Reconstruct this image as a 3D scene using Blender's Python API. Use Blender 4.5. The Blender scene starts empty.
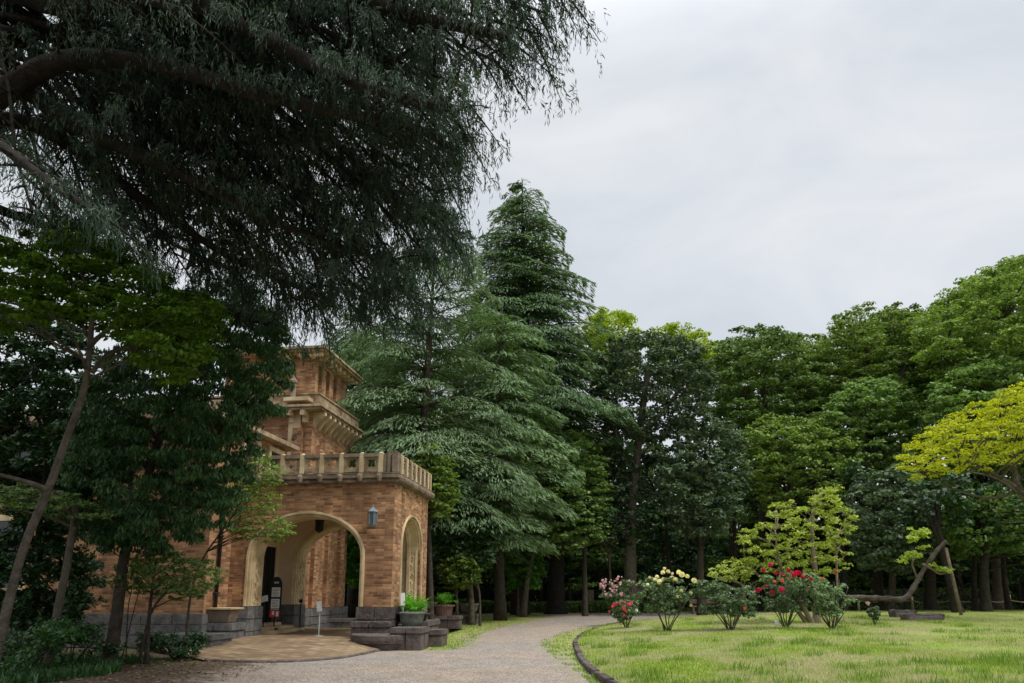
import bpy, bmesh, math, random
import numpy as np
from mathutils import Vector, Matrix

S = bpy.context.scene
COL = S.collection
rnd = random.Random(7)
R = math.radians

# ------------------------------------------------------------------ camera
FPX, CX, CY = 720.0, 512.0, 440.5      # focal length in pixels, optical axis in the picture
TH = R(11.8); CAMZ = 1.6
cam = bpy.data.cameras.new('camera'); camo = bpy.data.objects.new('camera', cam); COL.objects.link(camo)
cam.sensor_width = 36; cam.lens = FPX / 1024 * 36; cam.shift_y = 99 / 1024
cam.clip_end = 3000; cam.clip_start = 0.1
camo.location = (0, 0, CAMZ); camo.rotation_euler = (R(90) + TH, 0, 0)
S.camera = camo

# ------------------------------------------------------------------ world: overcast sky
SUN_EL, SUN_AZ = R(58), R(118)         # azimuth clockwise from +Y
W = bpy.data.worlds.new('World'); S.world = W; W.use_nodes = True
nt = W.node_tree; N = nt.nodes; L = nt.links
bg = N['Background']; bg.inputs['Strength'].default_value = 0.1
sky = N.new('ShaderNodeTexSky'); sky.sky_type = 'NISHITA'; sky.sun_disc = False
sky.sun_elevation = SUN_EL; sky.sun_rotation = SUN_AZ
tc = N.new('ShaderNodeTexCoord'); sep = N.new('ShaderNodeSeparateXYZ'); L.new(tc.outputs['Generated'], sep.inputs[0])
el = N.new('ShaderNodeMapRange'); el.inputs['From Min'].default_value = 0.60; el.inputs['From Max'].default_value = 1.0
el.interpolation_type = 'SMOOTHSTEP'
el.inputs['To Min'].default_value = 5.15; el.inputs['To Max'].default_value = 17.0
L.new(sep.outputs['Z'], el.inputs['Value'])
mp = N.new('ShaderNodeMapping'); mp.inputs['Scale'].default_value = (1.0, 1.3, 2.3); mp.inputs['Rotation'].default_value = (0.35, 0.25, 0.5)
L.new(tc.outputs['Generated'], mp.inputs[0])
cl = N.new('ShaderNodeTexNoise'); cl.inputs['Scale'].default_value = 2.6; cl.inputs['Detail'].default_value = 7; cl.inputs['Roughness'].default_value = 0.55
cl.inputs['Distortion'].default_value = 0.5
L.new(mp.outputs[0], cl.inputs['Vector'])
cr = N.new('ShaderNodeMapRange'); cr.inputs['From Min'].default_value = 0.34; cr.inputs['From Max'].default_value = 0.66
L.new(cl.outputs['Fac'], cr.inputs['Value'])
tint = N.new('ShaderNodeMix'); tint.data_type = 'RGBA'
tint.inputs['A'].default_value = (0.86, 0.925, 1.0, 1); tint.inputs['B'].default_value = (1.10, 1.125, 1.16, 1)
L.new(cr.outputs[0], tint.inputs['Factor'])
vm = N.new('ShaderNodeVectorMath'); vm.operation = 'SCALE'
L.new(tint.outputs['Result'], vm.inputs[0]); L.new(el.outputs[0], vm.inputs['Scale'])
mx = N.new('ShaderNodeMix'); mx.data_type = 'RGBA'; mx.inputs['Factor'].default_value = 0.94
L.new(sky.outputs[0], mx.inputs['A']); L.new(vm.outputs[0], mx.inputs['B']); L.new(mx.outputs['Result'], bg.inputs['Color'])

sun = bpy.data.lights.new('sun', 'SUN'); suno = bpy.data.objects.new('sun', sun); COL.objects.link(suno)
sun.energy = 1.5; sun.angle = R(14); sun.color = (1, 0.96, 0.88)
sd = Vector((math.sin(SUN_AZ) * math.cos(SUN_EL), math.cos(SUN_AZ) * math.cos(SUN_EL), math.sin(SUN_EL)))
suno.rotation_euler = sd.to_track_quat('Z', 'Y').to_euler(); suno.location = (30, -20, 60)

S.view_settings.view_transform = 'Standard'; S.view_settings.look = 'None'
S.view_settings.exposure = 0.58; S.view_settings.gamma = 1.0; S.view_settings.use_curve_mapping = False
S.cycles.use_denoising = True
S.cycles.max_bounces = 6; S.cycles.diffuse_bounces = 4; S.cycles.glossy_bounces = 2
S.cycles.transmission_bounces = 4; S.cycles.transparent_max_bounces = 4; S.cycles.caustics_reflective = False
S.cycles.sample_clamp_indirect = 4

# ------------------------------------------------------------------ pixel helpers
cT, sT = math.cos(TH), math.sin(TH)
def P(px, py, Y):
    k = (CY - py) / FPX
    z = Y * math.tan(TH + math.atan(k))
    return Vector(((px - CX) / FPX * (cT * Y + sT * z), Y, z + CAMZ))
def mpp(px, py, Y):                    # metres per pixel there
    k = (CY - py) / FPX
    return (cT * Y + sT * Y * math.tan(TH + math.atan(k))) / FPX

# ------------------------------------------------------------------ ground height
LC = (19.0, 25.0)
LB = [(1.75, 12.7), (1.6, 16), (1.75, 20), (2.15, 24.5), (3.2, 29.5), (5.6, 35.5), (11, 41), (19, 45), (30, 46.5), (41, 44),
      (48, 36), (49, 22), (42, 9), (27, 3), (13, 2.6), (5.6, 5), (2.7, 8.8)]
def catmull(pts, n, closed=True):
    out = []; m = len(pts)
    for i in range(m if closed else m - 1):
        g = lambda j: np.array(pts[(i + j) % m] if closed else pts[max(0, min(m - 1, i + j))], float)
        p0, p1, p2, p3 = g(-1), g(0), g(1), g(2)
        for k in range(n):
            t = k / n
            out.append(0.5 * (2 * p1 + (p2 - p0) * t + (2 * p0 - 5 * p1 + 4 * p2 - p3) * t * t + (3 * p1 - p0 - 3 * p2 + p3) * t ** 3))
    if not closed: out.append(np.array(pts[-1], float))
    return np.array(out)
LBC = catmull(LB, 14)
_a = np.arctan2(LBC[:, 1] - LC[1], LBC[:, 0] - LC[0]); _r = np.hypot(LBC[:, 0] - LC[0], LBC[:, 1] - LC[1])
_o = np.argsort(_a); _a = _a[_o]; _r = _r[_o]
def lawn_t(x, y):
    a = np.arctan2(y - LC[1], x - LC[0]); r = np.hypot(x - LC[0], y - LC[1])
    return 1 - r / np.interp(a, _a, _r, period=2 * math.pi)
def base_h(x, y):
    return 0.010 * np.maximum(0, np.asarray(y, float) - 26)
def lawn_h(x, y):
    t = lawn_t(x, y)
    q = np.clip(t * 3.0, 0, 1)
    return base_h(x, y) + 0.09 + 0.30 * (1 - (1 - q) ** 2) + 0.02 * np.sin(x * 1.3 + y * .7) * q
def height(x, y):
    return float(lawn_h(x, y)) if lawn_t(x, y) > 0 else float(base_h(x, y))
def G(px, py, dz=0.0):                 # ground point seen at a pixel
    lo = 3.0
    for Y in np.arange(4, 140, 0.1):
        p = P(px, py, Y)
        if p.z <= height(p.x, p.y) + dz: return p
    p = P(px, py, 60); return p

def inpoly(x, y, poly):
    c = False; n = len(poly); j = n - 1
    for i in range(n):
        xi, yi = poly[i]; xj, yj = poly[j]
        if (yi > y) != (yj > y) and x < (xj - xi) * (y - yi) / (yj - yi) + xi: c = not c
        j = i
    return c
def edist(x, y, poly):
    best = 1e9; n = len(poly)
    for i in range(n):
        ax, ay = poly[i]; bx, by = poly[(i + 1) % n]; dx, dy = bx - ax, by - ay
        t = max(0, min(1, ((x - ax) * dx + (y - ay) * dy) / (dx * dx + dy * dy + 1e-9)))
        best = min(best, math.hypot(x - ax - t * dx, y - ay - t * dy))
    return best
# ------------------------------------------------------------------ object helpers
def tag(o, label=None, cat=None, group=None, kind=None):
    if label: o['label'] = label
    if cat: o['category'] = cat
    if group: o['group'] = group
    if kind: o['kind'] = kind
    return o
def empty(name, loc, rz=0, **k):
    o = bpy.data.objects.new(name, None); COL.objects.link(o); o.location = loc; o.rotation_euler = (0, 0, rz)
    o.empty_display_size = .3
    return tag(o, **k)
def link(name, me, mat=None, parent=None, loc=None):
    o = bpy.data.objects.new(name, me); COL.objects.link(o)
    if mat and not me.materials: me.materials.append(mat)
    if parent: o.parent = parent
    if loc is not None: o.location = loc
    return o
def copy_tree(o, parent=None):
    c = o.copy(); COL.objects.link(c); c.parent = parent
    for k in list(o.children): copy_tree(k, c)
    return c

class MB:
    def __init__(s): s.v = []; s.f = []
    def add(s, vs, fs):
        b = len(s.v); s.v += [tuple(map(float, v)) for v in vs]; s.f += [tuple(b + i for i in f) for f in fs]; return s
    def box(s, a, b):
        (x0, y0, z0), (x1, y1, z1) = a, b
        x0, x1 = sorted((x0, x1)); y0, y1 = sorted((y0, y1)); z0, z1 = sorted((z0, z1))
        return s.add([(x0, y0, z0), (x1, y0, z0), (x1, y1, z0), (x0, y1, z0), (x0, y0, z1), (x1, y0, z1), (x1, y1, z1), (x0, y1, z1)],
                     [(0, 3, 2, 1), (4, 5, 6, 7), (0, 1, 5, 4), (1, 2, 6, 5), (2, 3, 7, 6), (3, 0, 4, 7)])
    def prism(s, pts, z0, z1):         # outline (x, y) extruded in z
        n = len(pts)
        return s.add([(x, y, z0) for x, y in pts] + [(x, y, z1) for x, y in pts],
                     [tuple(range(n))[::-1], tuple(range(n, 2 * n))] + [(i, (i + 1) % n, n + (i + 1) % n, n + i) for i in range(n)])
    def lathe(s, prof, n=28, c=(0, 0, 0), a0=0, a1=2 * math.pi, flute=0):
        full = abs(a1 - a0 - 2 * math.pi) < 1e-6; m = n if full else n + 1
        vs = []
        for r, z in prof:
            for i in range(m):
                a = a0 + (a1 - a0) * i / n
                rr = r * (1 + (flute if i % 2 else 0))
                vs.append((c[0] + rr * math.cos(a), c[1] + rr * math.sin(a), c[2] + z))
        fs = []
        for j in range(len(prof) - 1):
            for i in range(n):
                i2 = (i + 1) % m
                fs.append((j * m + i, j * m + i2, (j + 1) * m + i2, (j + 1) * m + i))
        fs.append(tuple(range(m))[::-1]); fs.append(tuple((len(prof) - 1) * m + i for i in range(m)))
        return s.add(vs, fs)
    def tube(s, pts, rad, n=8, wob=0.0, cap=True):
        pts = [np.array(p, float) for p in pts]; m = len(pts)
        if not hasattr(rad, '__len__'): rad = [rad] * m
        up = None; base = len(s.v)
        for i, p in enumerate(pts):
            t = pts[min(i + 1, m - 1)] - pts[max(i - 1, 0)]; t = t / (np.linalg.norm(t) + 1e-9)
            if up is None:
                up = np.cross(t, (0.31, 0.95, 0.1)); up /= np.linalg.norm(up) + 1e-9
            else:
                up = up - t * np.dot(up, t); up /= np.linalg.norm(up) + 1e-9
            w = np.cross(t, up)
            for k in range(n):
                a = 2 * math.pi * k / n; r = rad[i] * (1 + wob * math.sin(3 * a + i * .9) + wob * .6 * math.sin(5 * a - i * 1.7))
                q = p + r * (math.cos(a) * up + math.sin(a) * w); s.v.append((float(q[0]), float(q[1]), float(q[2])))
        for i in range(m - 1):
            for k in range(n):
                k2 = (k + 1) % n
                s.f.append((base + i * n + k, base + i * n + k2, base + (i + 1) * n + k2, base + (i + 1) * n + k))
        if cap:
            s.f.append(tuple(base + k for k in range(n))[::-1]); s.f.append(tuple(base + (m - 1) * n + k for k in range(n)))
        return s
    def build(s, name, mat, parent=None, smooth=False, bevel=0, loc=None, uv=True):
        me = bpy.data.meshes.new(name); me.from_pydata(s.v, [], s.f)
        if bevel:
            bm = bmesh.new(); bm.from_mesh(me); bmesh.ops.recalc_face_normals(bm, faces=bm.faces)
            es = [e for e in bm.edges if len(e.link_faces) == 2 and e.calc_face_angle(0) > 0.6]
            bmesh.ops.bevel(bm, geom=es, offset=bevel, segments=2, affect='EDGES', clamp_overlap=True)
            bm.to_mesh(me); bm.free()
        me.update()
        if uv:
            ul = me.uv_layers.new(name='m'); co = np.empty(len(me.vertices) * 3); me.vertices.foreach_get('co', co); co = co.reshape(-1, 3)
            data = np.zeros((len(me.loops), 2))
            for p in me.polygons:
                nx, ny, nz = abs(p.normal.x), abs(p.normal.y), abs(p.normal.z)
                ax = (0, 1) if nz > max(nx, ny) else ((1, 2) if nx > ny else (0, 2))
                idx = [me.loops[i].vertex_index for i in p.loop_indices]
                data[p.loop_start:p.loop_start + p.loop_total] = co[idx][:, ax]
            ul.data.foreach_set('uv', data.ravel())
        if smooth: me.polygons.foreach_set('use_smooth', [True] * len(me.polygons))
        return link(name, me, mat, parent, loc)

# ------------------------------------------------------------------ materials
def new_mat(name):
    m = bpy.data.materials.new(name); m.use_nodes = True
    b = m.node_tree.nodes['Principled BSDF']; b.inputs['Specular IOR Level'].default_value = 0.25
    return m, m.node_tree.nodes, m.node_tree.links, b
def ramp(nd, stops):
    r = nd.new('ShaderNodeValToRGB'); e = r.color_ramp.elements
    while len(e) < len(stops): e.new(0.5)
    for i, (p, c) in enumerate(stops): e[i].position = p; e[i].color = (*c, 1)
    return r
def noise(nd, lk, scale, detail=4, rough=.55, vec=None, dist=0):
    n = nd.new('ShaderNodeTexNoise'); n.inputs['Scale'].default_value = scale; n.inputs['Detail'].default_value = detail
    n.inputs['Roughness'].default_value = rough; n.inputs['Distortion'].default_value = dist
    if vec is None:
        g = nd.new('ShaderNodeNewGeometry'); vec = g.outputs['Position']
    lk.new(vec, n.inputs['Vector']); return n
def bump(nd, lk, b, h, strength=.4, dist=.02):
    u = nd.new('ShaderNodeBump'); u.inputs['Strength'].default_value = strength; u.inputs['Distance'].default_value = dist
    lk.new(h, u.inputs['Height']); lk.new(u.outputs[0], b.inputs['Normal'])
def mixc(nd, lk, fac, a, b, mode='MIX'):
    m = nd.new('ShaderNodeMix'); m.data_type = 'RGBA'; m.blend_type = mode
    for s, v in (('Factor', fac), ('A', a), ('B', b)):
        if hasattr(v, 'is_linked') or hasattr(v, 'links'): lk.new(v, m.inputs[s])
        elif isinstance(v, (int, float)): m.inputs[s].default_value = v
        else: m.inputs[s].default_value = (*v, 1)
    return m.outputs['Result']
def rough_mat(name, stops, scale=3, rough=.85, bs=.4, bscale=30, bd=.02, big=None):
    m, nd, lk, b = new_mat(name)
    n = noise(nd, lk, scale, 6, .65); r = ramp(nd, stops); lk.new(n.outputs['Fac'], r.inputs[0]); c = r.outputs[0]
    if big:
        n2 = noise(nd, lk, big[0], 3); r2 = ramp(nd, [(.35, (1, 1, 1)), (.7, big[1])]); lk.new(n2.outputs['Fac'], r2.inputs[0])
        c = mixc(nd, lk, 1.0, c, r2.outputs[0], 'MULTIPLY')
    lk.new(c, b.inputs['Base Color']); b.inputs['Roughness'].default_value = rough
    n3 = noise(nd, lk, bscale, 4, .6); bump(nd, lk, b, n3.outputs['Fac'], bs, bd)
    return m
def brick_mat():
    m, nd, lk, b = new_mat('scratched_brick')
    uv = nd.new('ShaderNodeUVMap'); uv.uv_map = 'm'
    def br(ca, cb, mo):
        t = nd.new('ShaderNodeTexBrick'); t.inputs['Scale'].default_value = 1; t.inputs['Brick Width'].default_value = .28; t.inputs['Row Height'].default_value = .075
        t.inputs['Mortar Size'].default_value = .009; t.inputs['Mortar Smooth'].default_value = .2; t.inputs['Bias'].default_value = 0
        t.inputs['Color1'].default_value = (*ca, 1); t.inputs['Color2'].default_value = (*cb, 1); t.inputs['Mortar'].default_value = (*mo, 1)
        lk.new(uv.outputs[0], t.inputs['Vector']); return t
    t = br((.60, .335, .175), (.29, .145, .078), (.37, .28, .195))
    n = noise(nd, lk, 1.1, 5, .6, uv.outputs[0]); r = ramp(nd, [(.3, (.72, .66, .62)), (.55, (1, 1, 1)), (.75, (1.18, 1.12, 1.0))]); lk.new(n.outputs['Fac'], r.inputs[0])
    c = mixc(nd, lk, 1.0, t.outputs['Color'], r.outputs[0], 'MULTIPLY')
    mpn = nd.new('ShaderNodeMapping'); mpn.inputs['Scale'].default_value = (3.571, 13.333, 1); lk.new(uv.outputs[0], mpn.inputs[0])
    w = nd.new('ShaderNodeTexWhiteNoise'); fl = nd.new('ShaderNodeVectorMath'); fl.operation = 'FLOOR'; lk.new(mpn.outputs[0], fl.inputs[0]); lk.new(fl.outputs[0], w.inputs['Vector'])
    r3 = ramp(nd, [(.0, (.5, .45, .43)), (.22, (.85, .82, .8)), (.7, (1.08, 1.05, 1)), (1, (1.3, 1.22, 1.1))]); lk.new(w.outputs['Value'], r3.inputs[0])
    c = mixc(nd, lk, .8, c, r3.outputs[0], 'MULTIPLY')
    smp = nd.new('ShaderNodeMapping'); smp.inputs['Scale'].default_value = (2.2, .35, 1); lk.new(uv.outputs[0], smp.inputs[0]); sn = noise(nd, lk, 1.0, 5, .6, smp.outputs[0]); sr_ = ramp(nd, [(.42, (1, 1, 1)), (.68, (.62, .60, .58))]); lk.new(sn.outputs['Fac'], sr_.inputs[0])
    c = mixc(nd, lk, .85, c, sr_.outputs[0], 'MULTIPLY')
    lk.new(c, b.inputs['Base Color']); b.inputs['Roughness'].default_value = .9
    n2 = noise(nd, lk, 40, 3, .6, uv.outputs[0]); s = nd.new('ShaderNodeMath'); s.operation = 'MULTIPLY_ADD'; s.inputs[1].default_value = -1.0
    lk.new(t.outputs['Fac'], s.inputs[0]); lk.new(n2.outputs['Fac'], s.inputs[2]); bump(nd, lk, b, s.outputs[0], .7, .012)
    return m
def leaf_mat(name, a, b_, trans=.3, rough=.55, tips=None, spec=.25):
    m, nd, lk, b = new_mat(name)
    g = nd.new('ShaderNodeNewGeometry'); oi = nd.new('ShaderNodeObjectInfo')
    n = noise(nd, lk, .55, 3, .6, g.outputs['Position'])
    ad = nd.new('ShaderNodeMath'); ad.operation = 'MULTIPLY_ADD'; ad.inputs[1].default_value = .55; lk.new(g.outputs['Random Per Island'], ad.inputs[0]); 
    sc = nd.new('ShaderNodeMath'); sc.operation = 'MULTIPLY'; sc.inputs[1].default_value = .45; lk.new(n.outputs['Fac'], sc.inputs[0]); lk.new(sc.outputs[0], ad.inputs[2])
    st = [(.2, a), (.85, b_)]
    if tips: st.append((.93, tips))
    r = ramp(nd, st); lk.new(ad.outputs[0], r.inputs[0]); c = r.outputs[0]
    hs = nd.new('ShaderNodeHueSaturation'); v = nd.new('ShaderNodeMapRange'); v.inputs['To Min'].default_value = .8; v.inputs['To Max'].default_value = 1.2
    lk.new(oi.outputs['Random'], v.inputs['Value']); lk.new(v.outputs[0], hs.inputs['Value']); lk.new(c, hs.inputs['Color']); c = hs.outputs[0]
    lk.new(c, b.inputs['Base Color']); b.inputs['Roughness'].default_value = rough; b.inputs['Specular IOR Level'].default_value = spec
    tr = nd.new('ShaderNodeBsdfTranslucent'); tm = mixc(nd, lk, 1.0, c, (1.25, 1.35, .55), 'MULTIPLY'); lk.new(tm, tr.inputs['Color'])
    ms = nd.new('ShaderNodeMixShader'); ms.inputs[0].default_value = trans
    lk.new(b.outputs[0], ms.inputs[1]); lk.new(tr.outputs[0], ms.inputs[2]); lk.new(ms.outputs[0], nd['Material Output'].inputs[0])
    return m

M = {}
M['brick'] = brick_mat()
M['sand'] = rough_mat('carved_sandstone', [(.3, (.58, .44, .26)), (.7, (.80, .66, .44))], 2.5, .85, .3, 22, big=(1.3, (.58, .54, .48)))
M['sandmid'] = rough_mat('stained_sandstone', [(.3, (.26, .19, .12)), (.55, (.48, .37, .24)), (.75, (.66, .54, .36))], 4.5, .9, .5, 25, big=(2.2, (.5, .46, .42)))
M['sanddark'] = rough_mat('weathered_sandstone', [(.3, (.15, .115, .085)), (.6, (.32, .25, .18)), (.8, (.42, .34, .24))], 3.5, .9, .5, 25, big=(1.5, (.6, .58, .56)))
M['granite'] = rough_mat('dark_granite', [(.3, (.10, .10, .10)), (.7, (.26, .25, .245))], 5, .8, .6, 14, .03, big=(1.2, (.6, .6, .58)))
M['oya'] = rough_mat('brown_stone', [(.3, (.075, .06, .055)), (.55, (.15, .125, .115)), (.75, (.24, .20, .185))], 5, .9, .9, 16, .04, big=(1.4, (.65, .62, .6)))
M['plaster'] = rough_mat('cream_plaster', [(.3, (.58, .44, .29)), (.7, (.68, .53, .37))], 1.5, .85, .15, 30)
M['bowl'] = rough_mat('mossy_concrete', [(.3, (.10, .11, .095)), (.7, (.25, .255, .225))], 6, .9, .5, 30, big=(2.5, (.55, .58, .5)))
M['terra'] = rough_mat('brown_terracotta', [(.3, (.13, .075, .06)), (.7, (.24, .15, .12))], 5, .8, .3, 30)
M['dark'] = rough_mat('black_metal', [(.3, (.012, .012, .013)), (.7, (.03, .03, .03))], 8, .5, .1, 30)
M['void'] = rough_mat('dark_interior', [(.3, (.008, .008, .008)), (.7, (.015, .014, .013))], 8, .9, .1, 30)
M['patina'] = rough_mat('patina_metal', [(.3, (.13, .17, .19)), (.7, (.28, .33, .35))], 9, .5, .2, 40)
M['copper'] = rough_mat('copper_roof', [(.3, (.16, .30, .28)), (.7, (.28, .45, .42))], 2, .7, .2, 20)
M['tile'] = rough_mat('roof_tile', [(.3, (.06, .04, .035)), (.7, (.14, .09, .07))], 3, .8, .4, 12)
M['white'] = rough_mat('white_paper', [(.3, (.66, .66, .64)), (.7, (.76, .76, .74))], 3, .6, .02, 30)
M['red'] = rough_mat('red_print', [(.3, (.50, .04, .05)), (.7, (.6, .07, .07))], 3, .5, .02, 30)
M['ink'] = rough_mat('grey_ink', [(.3, (.16, .15, .15)), (.7, (.2, .2, .2))], 3, .7, .02, 30)
M['steel'] = rough_mat('painted_steel', [(.3, (.38, .42, .40)), (.7, (.52, .56, .53))], 5, .4, .05, 30)
M['bark'] = rough_mat('dark_bark', [(.3, (.028, .022, .017)), (.7, (.085, .068, .052))], 6, .95, 1, 18, .05)
M['barkdark'] = rough_mat('black_bark', [(.3, (.012, .010, .008)), (.7, (.045, .036, .028))], 6, .95, 1, 14, .06)
M['barkmid'] = rough_mat('grey_bark', [(.3, (.05, .042, .033)), (.7, (.155, .13, .10))], 6, .95, .9, 18, .04)
M['barkpale'] = rough_mat('pale_bark', [(.3, (.17, .13, .095)), (.7, (.36, .30, .23))], 4, .9, .7, 22, .03, big=(1.6, (.6, .55, .5)))
M['bamboo'] = rough_mat('dry_bamboo', [(.3, (.30, .23, .13)), (.7, (.46, .37, .23))], 6, .7, .3, 25)
M['barkgrey'] = rough_mat('weathered_grey_bark', [(.3, (.07, .058, .046)), (.7, (.22, .185, .15))], 4, .95, .9, 14, .05, big=(2.2, (.5, .48, .45)))
M['wood'] = rough_mat('weathered_wood', [(.3, (.14, .10, .07)), (.7, (.32, .25, .18))], 6, .9, .6, 25)
M['glass'], _nd, _lk, _b = new_mat('window_glass')
_b.inputs['Base Color'].default_value = (.02, .025, .035, 1); _b.inputs['Roughness'].default_value = .12; _b.inputs['Specular IOR Level'].default_value = .6
M['lampglass'], _nd, _lk, _b = new_mat('frosted_lamp_glass')
_b.inputs['Base Color'].default_value = (.12, .14, .15, 1); _b.inputs['Roughness'].default_value = .35

M['l_cedar'] = leaf_mat('cedar_needles', (.04,.09,.04), (.17,.26,.11), .22, .6)
M['l_cedarpale'] = leaf_mat('blue_cedar_needles', (.08,.15,.07), (.29,.41,.20), .22, .6)
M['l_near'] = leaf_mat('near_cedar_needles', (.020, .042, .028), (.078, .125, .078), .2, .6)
M['l_oak'] = leaf_mat('grey_green_leaves', (.05,.08,.045), (.15,.205,.12), .2, .6, spec=.2)
M['l_mid'] = leaf_mat('green_leaves', (.09,.155,.03), (.31,.42,.10), .32)
M['l_mid2'] = leaf_mat('deep_green_leaves', (.07,.13,.035), (.235,.345,.10), .3)
M['l_bright'] = leaf_mat('bright_green_leaves', (.06, .17, .025), (.17, .36, .06), .38)
M['l_lime'] = leaf_mat('lime_leaves', (.29,.33,.015), (.70,.70,.03), .35)
M['l_lime2'] = leaf_mat('yellow_green_leaves', (.24,.32,.045), (.62,.70,.16), .35, tips=(.62, .60, .2))
M['l_yg'] = leaf_mat('fresh_yellow_green_leaves', (.18,.25,.02), (.46,.55,.06), .35)
M['l_dark'] = leaf_mat('dark_evergreen_leaves', (.016,.045,.016), (.06,.13,.042), .2, .4, spec=.4)
M['l_ever'] = leaf_mat('hanging_evergreen_leaves', (.022, .065, .02), (.085, .19, .055), .25, .45, spec=.35)
M['l_maple'] = leaf_mat('shaded_maple_leaves', (.04,.09,.008), (.14,.25,.022), .35)
M['l_rose'] = leaf_mat('rose_leaves', (.07,.125,.055), (.22,.32,.15), .25, .45, spec=.4)
M['l_fern'] = leaf_mat('fern_leaves', (.07, .22, .02), (.20, .46, .06), .35)
for nm, ca, cb in (('pink', (.60, .30, .45), (.86, .62, .74)), ('coral', (.60, .03, .09), (.82, .12, .20)), ('cream', (.82, .70, .42), (.88, .82, .60)), ('crimson', (.45, .0, .05), (.72, .02, .12)), ('rust', (.6, .12, .05), (.75, .25, .12))):
    M['f_' + nm] = leaf_mat(nm + '_petals', ca, cb, .25, .6)

# ------------------------------------------------------------------ leaf meshes
rg = np.random.default_rng(11)
def unit(a): return a / (np.linalg.norm(a, axis=-1, keepdims=True) + 1e-9)
def leaf_arrays(c, d, n, ln, wd):
    d = unit(d); s = unit(np.cross(n, d)); ln = np.broadcast_to(np.asarray(ln, float), (len(c),))[:, None]; wd = np.broadcast_to(np.asarray(wd, float), (len(c),))[:, None]
    v = np.stack([c - d * ln * .5, c + s * wd * .5 + d * ln * .05, c + d * ln * .5, c - s * wd * .5 + d * ln * .05], 1)
    return v.reshape(-1, 3)
def leaf_mesh(name, V):
    me = bpy.data.meshes.new(name); n = len(V) // 4
    me.vertices.add(n * 4); me.vertices.foreach_set('co', V.astype(np.float32).ravel())
    me.loops.add(n * 4); me.loops.foreach_set('vertex_index', np.arange(n * 4, dtype=np.int32))
    me.polygons.add(n); me.polygons.foreach_set('loop_start', np.arange(n, dtype=np.int32) * 4)
    me.update(calc_edges=True); return me
def rsph(n): return unit(rg.normal(size=(n, 3)))
def clump_leaves(cl, leaf, cov=.8, droop=0.0, nsub=9, subr=.40, fill=.25):
    """cl: list of (x, y, z, rx, rz). Leaves in sub-clumps round each clump centre."""
    cs, ds, ns = [], [], []
    for x, y, z, rx, rz in cl:
        u = rsph(nsub); u[:, 2] = u[:, 2] * .8 + .22
        rr = rg.uniform(.40, .88, (nsub, 1))
        sc = np.array([x, y, z]) + u * rr * np.array([rx, rx, rz])
        sr = rx * subr * rg.uniform(.65, 1.25, nsub); fl = max(.35, min(1, rz / rx * 1.15))
        for k in range(nsub):
            m = max(6, int(cov * 4 * math.pi * sr[k] ** 2 * (.4 + .6 * fl) / (leaf[0] * leaf[1] * .5) * .36))
            w = rsph(m); w[:, 2] = np.where(w[:, 2] < -.25, -w[:, 2], w[:, 2])
            q = np.where(rg.random((m, 1)) < fill, rg.uniform(.2, 1, (m, 1)), rg.uniform(.8, 1.08, (m, 1)))
            cs.append(sc[k] + w * q * sr[k] * np.array([1, 1, fl])); ns.append(unit(w * .7 + rg.normal(size=(m, 3)) * .45 + np.array([0, 0, .75])))
            t = rsph(m); t[:, 2] -= droop; ds.append(t)
    c = np.concatenate(cs); n = np.concatenate(ns); d = np.concatenate(ds)
    d = unit(d - n * np.sum(d * n, 1, keepdims=True) * (0.8 if droop < .5 else .3))
    k = rg.uniform(.7, 1.3, len(c))
    return leaf_arrays(c, d, n, leaf[0] * k, leaf[1] * k)

def poly_clumps(poly, Y, rpx, flat=.7, depth=None, seed=1, dens=1.0):
    rr = random.Random(seed); xs = [p[0] for p in poly]; ys = [p[1] for p in poly]
    w = (max(xs) - min(xs)); depth = depth if depth is not None else min(w, max(ys) - min(ys)) * .38 * mpp(sum(xs) / len(xs), sum(ys) / len(ys), Y)
    out = []
    emax = max(edist(rr.uniform(min(xs), max(xs)), rr.uniform(min(ys), max(ys)), poly) for _ in range(60)) + 1
    for layer in (-1, 0, 1):
        pts = []
        for _ in range(1500):
            x = rr.uniform(min(xs), max(xs)); y = rr.uniform(min(ys), max(ys))
            if not inpoly(x, y, poly): continue
            e = edist(x, y, poly); r = rpx * rr.uniform(.7, 1.2)
            if e < r * .42: continue
            if layer and e < r * .8: continue
            r = min(r, e * 1.15 + 2)
            if any(math.hypot((x - a) , (y - b) / max(.5, flat)) < (r + c) * .62 / dens for a, b, c in pts): continue
            pts.append((x, y, r))
        for x, y, r in pts:
            e = edist(x, y, poly); prof = min(1, e / (emax * .7)) ** .5
            yy = Y + layer * depth * prof * rr.uniform(.6, 1.1) + rr.uniform(-.15, .15) * depth
            p = P(x, y, yy); m = mpp(x, y, yy)
            out.append((p.x, p.y, p.z, r * m, r * m * flat))
    return out
def limb(mb, a, b, r0, r1, sag=.12, n=6, seg=5):
    a = np.array(a, float); b = np.array(b, float); d = b - a; ln = np.linalg.norm(d)
    pts = []
    ph = rnd.uniform(0, 6)
    for i in range(seg + 1):
        t = i / seg
        p = a + d * t; p[2] -= 0  # base straight
        p = p + np.array([math.sin(ph + t * 5) * .035, math.cos(ph + t * 4) * .035, math.sin(t * math.pi) * sag]) * ln * (1 if 0 < i < seg else 0)
        pts.append(p)
    mb.tube(pts, [r0 + (r1 - r0) * i / seg for i in range(seg + 1)], n, .05)
def smooth_path(pts, n=5):
    return catmull([tuple(p) for p in pts], n, closed=False)
def stem_tube(mb, path, r0, r1, n=10, base=True, wob=.06):
    q = smooth_path(path, 5); m = len(q)
    rad = [(r0 + (r1 - r0) * i / (m - 1)) * (1 + (.55 * math.exp(-i * .9) if base else 0)) for i in range(m)]
    mb.tube(q, rad, n, wob); return q

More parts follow.
